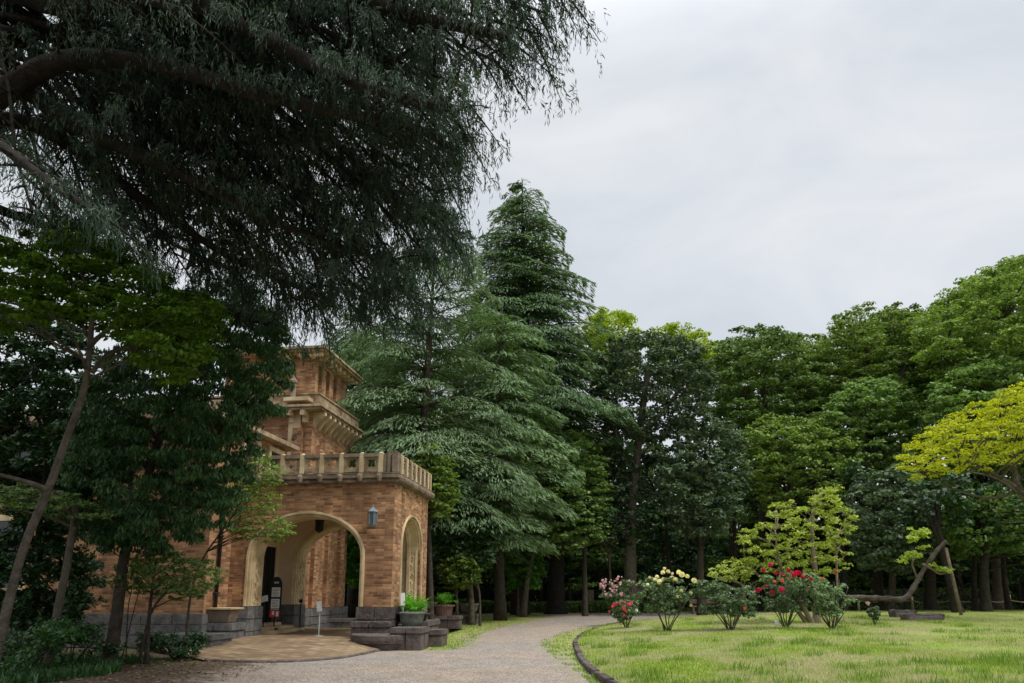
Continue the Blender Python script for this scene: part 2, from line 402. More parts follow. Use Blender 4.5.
def hero(name, label, cat, poly, Y, rpx, leaf, lmat, trunks, bmat='bark', flat=.7, cov=.8, droop=0, depth=None, seed=1, group=None, dens=1, nlimb=22, nsub=9, subr=.4, Yt=None, extra=None):
    """trunks: list of (list of (px, py), radius px0, radius px1); first point goes to the ground when its py is None."""
    polys = poly if isinstance(poly[0][0], (tuple, list)) else [poly]
    cl = []
    for i, pl in enumerate(polys): cl += poly_clumps(pl, Y, rpx, flat, depth, seed + i, dens)
    Yt = Yt or Y
    f = trunks[0][0][0]; b0 = P(f[0], f[1], Yt); gz = height(b0.x, b0.y)
    root = empty(name, (b0.x, b0.y, gz), label=label, cat=cat, group=group)
    off = np.array([b0.x, b0.y, gz]); mb = MB(); qs = []
    for k, (path, ra, rb) in enumerate(trunks):
        pts = [np.array(P(x, y, Yt + (0.0 if k == 0 else ((-1) ** k) * .25 * i)), float) - off for i, (x, y) in enumerate(path)]
        if abs(pts[0][2]) < 1.2 or k == 0: pts[0][2] = -.1
        m = mpp(path[0][0], path[0][1], Yt)
        q = stem_tube(mb, pts, ra * m, rb * m); qs.append((q, ra * m, rb * m))
    allq = np.concatenate([q for q, _, _ in qs]); 
    rr = random.Random(seed + 5); sel = cl if len(cl) <= nlimb else rr.sample(cl, nlimb)
    for c in sel:
        p = np.array(c[:3]) - off
        low = allq[allq[:, 2] < p[2] - .15 * abs(p[2]) * .6]
        if not len(low): low = allq
        dd = np.linalg.norm(low - p, axis=1) + .6 * (p[2] - low[:, 2] < 0); i = int(np.argmin(dd)); ln = dd[i]
        r0 = max(.012, min(qs[0][2] * .7, .016 * ln + .01)); limb(mb, low[i], p, r0, r0 * .35, .08)
    mb.build('trunk', M[bmat], root, smooth=True, uv=False)
    V = clump_leaves([(c[0] - off[0], c[1] - off[1], c[2] - off[2], c[3], c[4]) for c in cl], leaf, cov, droop, nsub, subr)
    link('crown', leaf_mesh('crown', V), M[lmat], root)
    return root

# ================================================================== GROUND
def gsheet(name, xs, ys, hf, mat, kind='structure', label=None):
    V = [(x, y, float(hf(x, y))) for y in ys for x in xs]; nx = len(xs)
    F = [(j * nx + i, j * nx + i + 1, (j + 1) * nx + i + 1, (j + 1) * nx + i) for j in range(len(ys) - 1) for i in range(nx - 1)]
    me = bpy.data.meshes.new(name); me.from_pydata(V, [], F); o = link(name, me, mat); o['kind'] = kind
    me.polygons.foreach_set('use_smooth', [True] * len(F)); return o
def soil_mat():
    m, nd, lk, b = new_mat('leaf_litter_soil')
    n = noise(nd, lk, 9, 6, .75); r = ramp(nd, [(.35, (.045, .032, .022)), (.55, (.12, .085, .055)), (.7, (.23, .17, .115))]); lk.new(n.outputs['Fac'], r.inputs[0])
    n2 = noise(nd, lk, .35, 3); r2 = ramp(nd, [(.45, (0, 0, 0)), (.6, (1, 1, 1))]); lk.new(n2.outputs['Fac'], r2.inputs[0])
    n3 = noise(nd, lk, 14, 4, .7); r3 = ramp(nd, [(.35, (.035, .07, .012)), (.7, (.11, .17, .04))]); lk.new(n3.outputs['Fac'], r3.inputs[0])
    lk.new(mixc(nd, lk, r2.outputs[0], r.outputs[0], r3.outputs[0]), b.inputs['Base Color']); b.inputs['Roughness'].default_value = .95
    bump(nd, lk, b, n.outputs['Fac'], .9, .05); return m
def gravel_mat():
    m, nd, lk, b = new_mat('gravel')
    v = nd.new('ShaderNodeTexVoronoi'); v.inputs['Scale'].default_value = 42; g = nd.new('ShaderNodeNewGeometry'); lk.new(g.outputs['Position'], v.inputs['Vector'])
    sepc = nd.new('ShaderNodeSeparateColor'); lk.new(v.outputs['Color'], sepc.inputs[0])
    r = ramp(nd, [(.0, (.145, .122, .10)), (.5, (.29, .25, .215)), (1, (.49, .435, .375))]); lk.new(sepc.outputs[0], r.inputs[0])
    n = noise(nd, lk, 1.3, 8, .75); r2 = ramp(nd, [(.3, (.74, .73, .72)), (.55, (1, 1, 1)), (.75, (1.13, 1.12, 1.10))]); lk.new(n.outputs['Fac'], r2.inputs[0])
    c = mixc(nd, lk, 1.0, r.outputs[0], r2.outputs[0], 'MULTIPLY')
    nb = noise(nd, lk, .25, 3); r4 = ramp(nd, [(.4, (.93, .94, .96)), (.65, (1.1, 1.0, .91))]); lk.new(nb.outputs['Fac'], r4.inputs[0])
    c = mixc(nd, lk, 1.0, c, r4.outputs[0], 'MULTIPLY')
    def zone(attr, c, col, thr, w):
        at = nd.new('ShaderNodeAttribute'); at.attribute_name = attr
        q = noise(nd, lk, 2.2, 5, .6); ad = nd.new('ShaderNodeMath'); ad.operation = 'ADD'; lk.new(at.outputs['Fac'], ad.inputs[0]); lk.new(q.outputs['Fac'], ad.inputs[1])
        mr = nd.new('ShaderNodeMapRange'); mr.interpolation_type = 'SMOOTHSTEP'; mr.inputs['From Min'].default_value = thr; mr.inputs['From Max'].default_value = thr + w; lk.new(ad.outputs[0], mr.inputs['Value'])
        n3 = noise(nd, lk, 11, 5, .7); r3 = ramp(nd, col); lk.new(n3.outputs['Fac'], r3.inputs[0]); return mixc(nd, lk, mr.outputs[0], c, r3.outputs[0])
    c = zone('dirt', c, [(.35, (.05, .036, .024)), (.55, (.12, .085, .056)), (.7, (.22, .16, .11))], .80, .45)
    c = zone('moss', c, [(.35, (.17, .18, .06)), (.5, (.27, .29, .08)), (.65, (.38, .40, .13))], .97, .22)
    lk.new(c, b.inputs['Base Color']); b.inputs['Roughness'].default_value = .95
    bump(nd, lk, b, v.outputs['Distance'], .45, .012); return m
def lawn_mat():
    m, nd, lk, b = new_mat('lawn_turf')
    n = noise(nd, lk, 5, 6, .75); r = ramp(nd, [(.3, (.13, .20, .025)), (.55, (.25, .34, .05)), (.75, (.38, .44, .10))]); lk.new(n.outputs['Fac'], r.inputs[0])
    n2 = noise(nd, lk, .55, 8, .72); r2 = ramp(nd, [(.43, (0, 0, 0)), (.59, (1, 1, 1))]); lk.new(n2.outputs['Fac'], r2.inputs[0])
    n3 = noise(nd, lk, 12, 5, .7); r3 = ramp(nd, [(.3, (.20, .17, .09)), (.7, (.44, .38, .23))]); lk.new(n3.outputs['Fac'], r3.inputs[0])
    f = nd.new('ShaderNodeMath'); f.operation = 'MULTIPLY'; f.inputs[1].default_value = .75; lk.new(r2.outputs[0], f.inputs[0])
    lk.new(mixc(nd, lk, f.outputs[0], r.outputs[0], r3.outputs[0]), b.inputs['Base Color']); b.inputs['Roughness'].default_value = .95
    bump(nd, lk, b, n3.outputs['Fac'], .9, .05); return m
def verge_mat():
    m, nd, lk, b = new_mat('mossy_verge')
    n = noise(nd, lk, 7, 6, .75); r = ramp(nd, [(.38, (.20, .17, .125)), (.5, (.22, .23, .07)), (.7, (.34, .38, .09))]); lk.new(n.outputs['Fac'], r.inputs[0])
    lk.new(r.outputs[0], b.inputs['Base Color']); b.inputs['Roughness'].default_value = .95
    bump(nd, lk, b, n.outputs['Fac'], .6, .03); return m
M['soil'] = soil_mat(); M['gravel'] = gravel_mat(); M['lawn'] = lawn_mat(); M['verge'] = verge_mat()
xs = [-900, -300, -120, -70] + [x * 2.0 for x in range(-25, 31)] + [80, 130, 300, 900]
ys = [-300, -80, -30, -10] + [y * 2.0 for y in range(0, 41)] + [95, 130, 250, 900]
gsheet('ground', xs, ys, lambda x, y: float(base_h(x, min(y, 130))) - .02, M['soil'])

def flat_poly(name, pts, z, mat, sub=.8, kind='structure'):
    """outline -> triangulated sheet following the ground, lifted by z (number or function)"""
    bm = bmesh.new(); vs = [bm.verts.new((x, y, 0)) for x, y in pts]; f = bm.faces.new(vs)
    bmesh.ops.triangulate(bm, faces=[f])
    for _ in range(7):
        es = [e for e in bm.edges if e.calc_length() > sub * 1.6]
        if not es: break
        bmesh.ops.subdivide_edges(bm, edges=es, cuts=1); bmesh.ops.triangulate(bm, faces=[f for f in bm.faces if len(f.verts) > 3])
    for v in bm.verts: v.co.z = (z(v.co.x, v.co.y) if callable(z) else float(base_h(v.co.x, v.co.y)) + z)
    bmesh.ops.recalc_face_normals(bm, faces=bm.faces)
    me = bpy.data.meshes.new(name); bm.to_mesh(me); bm.free()
    for p in me.polygons:
        if p.normal.z < 0: me.flip_normals(); break
    me.polygons.foreach_set('use_smooth', [True] * len(me.polygons))
    o = link(name, me, mat); 
    if kind: o['kind'] = kind
    return o
# gravel drive: from under the camera past the porch, bending right behind the lawn
drive = catmull([(-6.5, 2), (-7.2, 8), (-8.0, 13), (-8.2, 15.6), (-7.0, 17.4), (-4.6, 19.0), (-3.8, 21), (-3.4, 26), (-3.9, 31), (-3.6, 38), (-1.0, 46.5), (9, 49.6), (19, 51.4), (32, 52), (44, 49),
                 (52, 40), (54, 20), (44, 4), (28, -3), (12, -4), (2, -3)], 8)
dro = flat_poly('drive', [tuple(p) for p in drive], .0, M['gravel'], .42)
verge1 = [tuple(p) for p in catmull([(-3.3, 21.2), (-1.9, 20.6), (-1.25, 21.6), (-1.2, 25), (-1.0, 28.5), (-.1, 33), (1.4, 38.5), (2.2, 43), (0, 46.0), (-3.2, 38.5), (-3.6, 31)], 6)]
vi = [tuple(p) for p in catmull([(1.35, 14.0), (1.15, 16.5), (1.0, 19), (.85, 22), (1.15, 25.5), (2.3, 30), (4.5, 35), (6, 36.5), (4.0, 31.6), (2.6, 24.5), (2.0, 20), (1.9, 16), (2.0, 12.7), (2.9, 8.8), (2.2, 8.4), (1.45, 11.5)], 6)]
vback = [tuple(p) for p in catmull([(-2, 45.2), (4, 46.6), (9, 48.6), (20, 50.6), (32, 51.2), (32, 53), (9, 51), (-3, 48)], 6)]
leftd = [tuple(p) for p in catmull([(-4.2, 2), (-4.7, 8), (-5.4, 12.4), (-6.0, 14.9), (-5.8, 16.8), (-7.4, 19), (-12, 18), (-12, 2)], 6)]
co = np.empty(len(dro.data.vertices) * 3); dro.data.vertices.foreach_get('co', co); co = co.reshape(-1, 3)
def zone_attr(name, polys, wd):
    at = dro.data.attributes.new(name, 'FLOAT', 'POINT'); out = []
    for x, y, z in co:
        best = -9
        if y < 55 and x < 34:
            for pl in polys:
                d = edist(x, y, pl); best = max(best, d if inpoly(x, y, pl) else -d)
        out.append(max(-1, min(1, best / wd)) * .5 + .5)
    at.data.foreach_set('value', out)
zone_attr('moss', [verge1, vi, vback], 1.6); zone_attr('dirt', [leftd], 1.5)
# lawn as a mound
nb = 260; A = np.linspace(-math.pi, math.pi, nb, endpoint=False); RB = np.interp(A, _a, _r, period=2 * math.pi)
T = [0, .012, .03, .06, .1, .14, .2, .28, .38, .5, .65, .82]
V = []; F = []
for t in T:
    for a, r in zip(A, RB):
        x = LC[0] + math.cos(a) * r * (1 - t); y = LC[1] + math.sin(a) * r * (1 - t); V.append((x, y, float(lawn_h(x, y)) if t else float(base_h(x, y)) + .07))
for j in range(len(T) - 1):
    for i in range(nb): F.append((j * nb + i, j * nb + (i + 1) % nb, (j + 1) * nb + (i + 1) % nb, (j + 1) * nb + i))
F.append(tuple((len(T) - 1) * nb + i for i in range(nb)))
me = bpy.data.meshes.new('lawn'); me.from_pydata(V, [], F); o = link('lawn', me, M['lawn']); o['kind'] = 'structure'
me.polygons.foreach_set('use_smooth', [True] * len(F))

# rough kerb stones round the lawn (one kerb)
kb = MB(); acc = 0; i = 0
bp = np.concatenate([LBC[-40:], LBC[:110]])
seglen = np.hypot(*(np.diff(bp, axis=0).T)); cum = np.concatenate([[0], np.cumsum(seglen)])
s = 0
while s < cum[-1] - .6:
    ln = rnd.uniform(.32, .6); a = np.array([np.interp(s + .012, cum, bp[:, 0]), np.interp(s + .012, cum, bp[:, 1])]); b = np.array([np.interp(s + ln - .012, cum, bp[:, 0]), np.interp(s + ln - .012, cum, bp[:, 1])])
    d = (b - a) / np.linalg.norm(b - a); n = np.array([-d[1], d[0]]); wv = rnd.uniform(.06, .085); h = rnd.uniform(.085, .12); o_ = rnd.uniform(-.015, .015)
    z0 = float(base_h(*a)); 
    q = [a + n * (o_ - wv), b + n * (o_ - wv), b + n * (o_ + wv), a + n * (o_ + wv)]
    kb.add([(x, y, z0 - .05) for x, y in q] + [(x + rnd.uniform(-.01, .01), y + rnd.uniform(-.01, .01), z0 + h + rnd.uniform(-.012, .012)) for x, y in q],
           [(0, 3, 2, 1), (4, 5, 6, 7), (0, 1, 5, 4), (1, 2, 6, 5), (2, 3, 7, 6), (3, 0, 4, 7)])
    s += ln
o = kb.build('kerb', M['oya'], bevel=.015); o['kind'] = 'structure'

# ================================================================== MANSION (local u, v, z)
ANG = R(7.2); PY0 = 22.0
Cc = P(391, 607, PY0)
def loc2w(u, v): return (Cc.x + u * math.cos(ANG) + v * math.sin(ANG), Cc.y - u * math.sin(ANG) + v * math.cos(ANG))
def Zof(py, u, v):
    Y = loc2w(u, v)[1]; return P(512, py, Y).z
def Uof(px, v, z):
    u = -2.0
    for _ in range(12):
        X, Y = loc2w(u, v); f = cT * Y + sT * (z - CAMZ); u += ((px - CX) / FPX * f - X) / math.cos(ANG)
    return u
HOUSE = empty('mansion', (Cc.x, Cc.y, 0), -ANG, label='brown brick mansion with arched entrance porch, pierced stone parapet and square tower', cat='mansion')
def hb(mb, name, mat, bevel=0, smooth=False, parent=None): return mb.build(name, M[mat], parent or HOUSE, smooth=smooth, bevel=bevel)

D = 4.25; TW = .9; ZF = .25
zp = Zof(607, 0, 0); zb = Zof(482.5, 0, 0); zc = Zof(472.5, 0, 0); zt = Zof(453, 0, 0)
a1 = Uof(249.5, 0, 1.5); a2 = Uof(357.5, 0, 1.5); zs = Zof(556, -3, 0); za = Zof(517, -2.5, 0)
UL = Uof(212, 0, 2.0)
print('porch', a1, a2, UL, 'z', zp, zs, za, zb, zc, zt)

def arch_pts(x0, x1, zspring, zapex, n=24, p=2.0):
    cx, hw = (x0 + x1) / 2, (x1 - x0) / 2
    return [(cx - hw * math.cos(math.pi * i / n), zspring + (zapex - zspring) * abs(math.sin(math.pi * i / n)) ** (2 / p if p != 2 else 1)) for i in range(n + 1)]
def arch_wall(mb, x0, x1, z0, z1, ox0, ox1, oz0, zspring, zapex, y0, y1, axis='u', p=2.0):
    """wall slab x0..x1, z0..z1 between y0 and y1 with an arched opening"""
    ap = arch_pts(ox0, ox1, zspring, zapex, 24, p)
    tr = (lambda x, y, z: (x, y, z)) if axis == 'u' else (lambda x, y, z: (y, x, z))
    if ox0 > x0: mb_box(mb, tr, x0, ox0, y0, y1, z0, z1)
    if x1 > ox1: mb_box(mb, tr, ox1, x1, y0, y1, z0, z1)
    for (xa, za_), (xb, zb_) in zip(ap[:-1], ap[1:]):
        vs = [tr(xa, y0, za_), tr(xb, y0, zb_), tr(xb, y0, z1), tr(xa, y0, z1), tr(xa, y1, za_), tr(xb, y1, zb_), tr(xb, y1, z1), tr(xa, y1, z1)]
        mb.add(vs, [(0, 1, 2, 3), (7, 6, 5, 4), (0, 4, 5, 1), (3, 2, 6, 7)])
    if oz0 > z0: mb_box(mb, tr, ox0, ox1, y0, y1, z0, oz0)
def mb_box(mb, tr, xa, xb, ya, yb, za_, zb_):
    a = tr(xa, ya, za_); b = tr(xb, yb, zb_); mb.box(a, b)
def arch_ring(mb, ox0, ox1, z0, zspring, zapex, off0, off1, y0, y1, axis='u', p=2.0):
    """moulding band following jambs and arch between offsets off0 (inner) and off1"""
    tr = (lambda x, y, z: (x, y, z)) if axis == 'u' else (lambda x, y, z: (y, x, z))
    def path(o):
        ap = arch_pts(ox0 - o, ox1 + o, zspring, zapex + o, 24, p); return [(ox0 - o, z0)] + ap + [(ox1 + o, z0)]
    A_, B_ = path(off0), path(off1); n = len(A_)
    vs = []
    for (xa, za_), (xb, zb_) in zip(A_, B_): vs += [tr(xa, y0, za_), tr(xb, y0, zb_), tr(xb, y1, zb_), tr(xa, y1, za_)]
    fs = []
    for i in range(n - 1):
        for k in range(4): fs.append((4 * i + k, 4 * i + (k + 1) % 4, 4 * i + 4 + (k + 1) % 4, 4 * i + 4 + k))
    fs += [(0, 3, 2, 1), (4 * n - 4, 4 * n - 3, 4 * n - 2, 4 * n - 1)]
    mb.add(vs, fs)

# porch walls
mb = MB(); arch_wall(mb, UL, 0, zp, zb, a1 - .17, a2 + .17, zp, zs, za + .17, 0, TW); hb(mb, 'porch_wall', 'brick')
r1, r2 = 1.0, 3.32; rs = Zof(549, 0, 2.3); rap = Zof(521, 0, 2.3)
mb = MB(); arch_wall(mb, TW, D - TW, zp, zb, r1 - .17, r2 + .17, zp, rs, rap + .17, -.8, 0, 'v'); hb(mb, 'porch_wall', 'brick')
mb = MB(); arch_wall(mb, UL, 0, zp, zb, a1 - .17, a2 + .17, zp, zs, za + .17, D - TW, D); hb(mb, 'porch_wall', 'brick')
# plaster liner on the inner faces
mb = MB(); arch_wall(mb, UL, -.8, zp, zb, a1 - .17, a2 + .17, zp, zs, za + .17, D - TW - .03, D - TW - .003); hb(mb, 'plaster_lining', 'plaster')
mb = MB(); arch_wall(mb, UL, -.8, zp, zb, a1 - .17, a2 + .17, zp, zs, za + .17, TW + .003, TW + .03); hb(mb, 'plaster_lining', 'plaster')
mb = MB(); arch_wall(mb, TW + .033, D - TW - .033, zp, zb, r1 - .17, r2 + .17, zp, rs, rap + .17, -.83, -.803, 'v'); hb(mb, 'plaster_lining', 'plaster')
mb = MB(); mb.box((UL, TW, zb - .35), (-.8, D - TW, zb - .25)); hb(mb, 'porch_ceiling', 'plaster')
mb = MB(); mb.box((UL, .3, zb), (-.3, D - .3, zb + .15)); hb(mb, 'porch_roof', 'sanddark')
# dressed stone arches: layered moulding, reveal blocks
def dressed(ox0, ox1, zsp, zap, y0, y1, axis, outer, zb0, sgn=1):
    root = None
    m = MB()
    arch_ring(m, ox0, ox1, zb0, zsp, zap, .10, .18, y0 - .045 * sgn, y0 + .25 * sgn, axis)      # outer roll
    arch_ring(m, ox0, ox1, zb0, zsp, zap, .03, .10, y0 + .02 * sgn, y0 + .3 * sgn, axis)
    arch_ring(m, ox0, ox1, zb0, zsp, zap, .00, .10, y0 + .10 * sgn, y1 - .10 * sgn, axis)       # reveal
    arch_ring(m, ox0, ox1, zb0, zsp, zap, .03, .10, y1 - .3 * sgn, y1 - .02 * sgn, axis)
    arch_ring(m, ox0, ox1, zb0, zsp, zap, .10, .18, y1 - .25 * sgn, y1 + .045 * sgn, axis)
    o = hb(m, 'arch_moulding', 'sand', bevel=0.012)
    # carved scroll on the reveal, jamb blocks with fine joints
    c = MB(); tr = (lambda x, y, z: (x, y, z)) if axis == 'u' else (lambda x, y, z: (y, x, z))
    ym = (y0 + y1) / 2
    for side in (0, 1):
        x = ox0 if side == 0 else ox1; sx = 1 if side == 0 else -1
        pts = []
        zz = zb0 + .08
        while zz < zsp:
            pts.append(tr(x + sx * .012, ym + .13 * math.sin(zz * 11), zz)); zz += .045
        c.tube(pts, .022, 5)
        zz = zb0 + .15
        while zz < zsp - .05:
            q = [tr(x + sx * .012, ym - .12 * math.sin(zz * 11) + .055 * math.cos(a), zz + .055 * math.sin(a)) for a in [i * math.pi / 3 for i in range(7)]]
            c.tube(q, .018, 5); zz += .143 * 1.0
        for dy in (-.24, .24): c.tube([tr(x + sx * .004, ym + dy, zb0), tr(x + sx * .004, ym + dy, zsp)], .02, 5)
        hb(c, 'carving', 'sand', parent=o); c = MB()
    return o
ZB = zp + .003
dressed(a1, a2, zs, za, 0, TW, 'u', 0, ZB)
dressed(a1, a2, zs, za, D - TW, D, 'u', 0, ZB)
o = dressed(r1, r2, rs, rap, 0, -.8, 'v', 0, ZB, -1)
# second inner order inside the side arch (stone ribs as seen)
mb = MB()
arch_ring(mb, r1, r2, ZB, rs, rap, -.10, 0.0, -.34, -.46, 'v'); hb(mb, 'inner_arch', 'sand', bevel=.01)

# granite plinth under the piers
def rough_blocks(mb, x0, x1, y0, y1, z0, z1, course=.36, blk=.6, seed=3):
    rr = random.Random(seed); nz = max(1, round((z1 - z0) / course)); dz = (z1 - z0) / nz
    for j in range(nz):
        za_ = z0 + j * dz
        # along x
        nx = max(1, round((x1 - x0) / blk)); ny = max(1, round((y1 - y0) / blk))
        for i in range(nx):
            for k in range(ny):
                if 0 < i < nx - 1 and 0 < k < ny - 1: continue
                xa = x0 + (x1 - x0) * i / nx; xb = x0 + (x1 - x0) * (i + 1) / nx; ya = y0 + (y1 - y0) * k / ny; yb = y0 + (y1 - y0) * (k + 1) / ny
                e = lambda: rr.uniform(0, .025)
                mb.box((xa + .006 - (e() if i == 0 else 0), ya + .006 - (e() if k == 0 else 0), za_ + .005), (xb - .006 + (e() if i == nx - 1 else 0), yb - .006 + (e() if k == ny - 1 else 0), za_ + dz - .005))
mb = MB()
rough_blocks(mb, UL, a1 - .0, -.05, TW + .05, 0, zp, .4, .55, 1)
hb(mb, 'pier_base', 'granite', bevel=.012)
mb = MB(); rough_blocks(mb, a2 + .0, .05, -.05, TW + .05, 0, zp, .36, .5, 2); hb(mb, 'pier_base', 'oya', bevel=.014)
mb = MB(); rough_blocks(mb, a2, .05, D - TW - .05, D + .05, 0, zp, .36, .5, 3); hb(mb, 'pier_base', 'oya', bevel=.014)
mb = MB(); rough_blocks(mb, UL, a1, D - TW - .05, D + .05, 0, zp, .36, .5, 4); hb(mb, 'pier_base', 'granite', bevel=.014)
mb = MB(); rough_blocks(mb, -.85, .03, TW + .06, D - TW - .06, 0, .62, .31, .6, 5); hb(mb, 'pier_base', 'oya', bevel=.014)

# cornice band with corbels
mb = MB()
c0 = zb + .003; zm = (zb + zc) / 2
for (x0, y0, x1, y1) in ((UL, -.10, .10, .35), (-.35, .352, .10, D + .1)):
    mb.box((x0, y0, c0), (x1, y1, zm - .03)); 
for (x0, y0, x1, y1) in ((UL, -.15, .14, .35), (-.35, .352, .14, D + .12)):
    mb.box((x0, y0, zm - .027), (x1, y1, zc - .06)); 
for (x0, y0, x1, y1) in ((UL, -.12, .12, .35), (-.35, .352, .12, D + .12)):
    mb.box((x0, y0, zc - .057), (x1, y1, zc))
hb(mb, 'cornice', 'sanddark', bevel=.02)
fp = [Uof(x, 0, 5.5) for x in (263, 283.5, 303.2, 322.8, 342.4, 362.3, 381.5)]
step = (fp[-1] - fp[0]) / 6
while fp[0] - step > UL: fp.insert(0, fp[0] - step)
mb = MB()
for u in fp:
    mb = MB(); mb.lathe([(0.02, -.17), (.07, -.12), (.09, -.02), (.09, .05), (.06, .11)], 10, (u, -.19, zm)); hb(mb, 'corbel', 'sanddark')
nk = 15
for k in range(nk):
    mb = MB(); v = .1 + (D - .1) * k / (nk - 1); mb.lathe([(0.03, -.13), (.10, -.08), (.12, 0), (.10, .07), (.03, .11)], 8, (.13, v, zm - .02)); hb(mb, 'corbel', 'sanddark')
# balustrade: posts and pierced panels
def post(mb, x, y, w=.12, d=.13, top=0.06, z1=None):
    z1 = z1 or zt
    mb.box((x - w / 2, y - d / 2, zc + .003), (x + w / 2, y + d / 2, z1))
    mb.add([(x - w / 2, y - d / 2, z1), (x + w / 2, y - d / 2, z1), (x + w / 2, y + d / 2, z1), (x - w / 2, y + d / 2, z1), (x, y, z1 + top)], [(0, 1, 4), (1, 2, 4), (2, 3, 4), (3, 0, 4)])
for u in fp:
    m = MB(); post(m, u, 0, .15, .2); hb(m, 'parapet_post', 'sand', bevel=.01)
m = MB(); post(m, .0, .0, .20, .20, .03, zt + .03); post(m, -.2, -.02, .1, .16, .02, zt + .02); post(m, .02, .2, .16, .1, .02, zt + .02); m.box((fp[-1] + .08, -.07, zc + .003), (-.26, .07, zt - .02)); hb(m, 'parapet_post', 'sanddark', bevel=.012)
VP_ = [.45 + (D - .55) * k / 6.5 for k in range(7)]; VP_ = [v for v in VP_ if v < D] + [D - .02]
for v in VP_:
    m = MB(); post(m, .0, v, .22, .13); hb(m, 'parapet_post', 'sand', bevel=.01)
def pierced(mb, xa, xb, axis):
    tr = (lambda x, y, z: (x, y, z)) if axis == 'u' else (lambda x, y, z: (-y, x, z))
    z0, z1 = zc + .03, zt - .05; w = xb - xa; h = z1 - z0; cx, cz = (xa + xb) / 2, z0 + h * .52; s = .5 * (min(w, h) - .10)
    # outer square ring and four lobed corners leaving a star opening
    n = 32; vs = []; 
    for i in range(n):
        a = 2 * math.pi * i / n; c_, s_ = math.cos(a), math.sin(a)
        m_ = max(abs(c_), abs(s_)); R_ = s * .55 * (.62 + .38 * abs(math.cos(2 * a + math.pi / 2)) ** .7 * 1.2)
        R_ *= 1.45
        ox, oz = cx + c_ / m_ * w / 2, cz + s_ / m_ * (h / 2)
        ix, iz = cx + c_ * R_, cz + s_ * R_
        oz = min(max(oz, z0), z1)
        vs += [tr(ox, -.05, oz), tr(ix, -.05, iz), tr(ix, .05, iz), tr(ox, .05, oz)]
    fs = []
    for i in range(n):
        j = (i + 1) % n
        for k in range(4): fs.append((4 * i + k, 4 * i + (k + 1) % 4, 4 * j + (k + 1) % 4, 4 * j + k))
    mb.add(vs, fs)
    # raised frame
    for (p, q) in (((xa, z0), (xb, z0 + .05)), ((xa, z1 - .05), (xb, z1)), ((xa, z0 + .052), (xa + .04, z1 - .052)), ((xb - .04, z0 + .052), (xb, z1 - .052))):
        A_ = tr(p[0], -.08, p[1]); B_ = tr(q[0], -.052, q[1]); mb.box(A_, B_)
us = [UL + .03] + fp + [-.2]
for ua, ub in zip(us[:-1], us[1:]):
    if ub - ua > .28:
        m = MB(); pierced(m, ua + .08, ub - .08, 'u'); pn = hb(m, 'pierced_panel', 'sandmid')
        m = MB(); m.box((ua + .078, -.11, zt - .115), (ub - .078, .09, zt - .005)); hb(m, 'coping', 'sanddark', parent=pn)
        m = MB()
        for q in (-1, 1): m.box((ua + .09, -.075, zt - .12), (ub - .09, -.054, zt - .10))
vs_ = [.26] + VP_
for va, vb in zip(vs_[:-1], vs_[1:]):
    if vb - va > .25:
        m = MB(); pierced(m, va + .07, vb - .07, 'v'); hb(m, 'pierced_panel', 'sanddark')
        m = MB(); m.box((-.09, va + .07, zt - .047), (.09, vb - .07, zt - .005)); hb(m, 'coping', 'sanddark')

# inner wall with the entrance doorway closed by a dark panel
mb = MB(); UI = max(UL + .3, Uof(206, -1.3, 2.0) + .08)
mb.box((UI - .35, TW, zp), (UI, 1.75, zb - .35)); mb.box((UI - .35, 3.05, zp), (UI, D - TW - .03, zb - .35)); mb.box((UI - .35, 1.753, 3.1), (UI, 3.047, zb - .35)); hb(mb, 'entrance_wall', 'plaster')
mb = MB(); mb.box((UI - .35, TW + .06, 0), (UI + .06, 1.7, zp - .005)); hb(mb, 'stone_dado', 'granite', bevel=.012); mb = MB(); mb.box((UI - .35, 3.1, 0), (UI + .06, D - TW - .06, zp - .005)); hb(mb, 'stone_dado', 'granite', bevel=.012)
mb = MB(); mb.box((UI - .075, 1.756, .45), (UI - .04, 3.044, 3.097)); dr = hb(mb, 'dark_doorway', 'void')  # near-black panel, gloom of the interior behind the doorway put into its colour
mb = MB(); [mb.box((UI - .037, 1.8 + k * .42, .5), (UI - .01, 1.84 + k * .42, 3.0)) for k in range(3)]; hb(mb, 'door_frame', 'dark', parent=dr)
mb = MB(); mb.box((UI, 1.2, ZF), (UI + 1.0, 3.5, ZF + .1)); mb.box((UI, 1.35, ZF + .1), (UI + .65, 3.45, ZF + .2)); mb.box((UI - .1, 1.7, ZF + .2), (UI + .32, 3.1, ZF + .3)); hb(mb, 'entrance_steps', 'sand', bevel=.01)

# main blocks
VB0, VB1 = 5.35, 9.9; UB = Uof(308, VB0, 5.0)
zcor = Zof(405, UB + .55, VB0 - .5)
print('UB', UB, 'zcor', zcor)
VW = -1.3; UW = Uof(206, VW, 2.0); print('wing', UW)
mb = MB()
mb.box((-26, VW, .95), (UW, 3.55, 6.7)); w1 = hb(mb, 'main_wall', 'brick')
mb = MB(); mb.box((-14, VB0, .95), (UB, VB1, zcor - .15)); hb(mb, 'stair_tower_wall', 'brick')
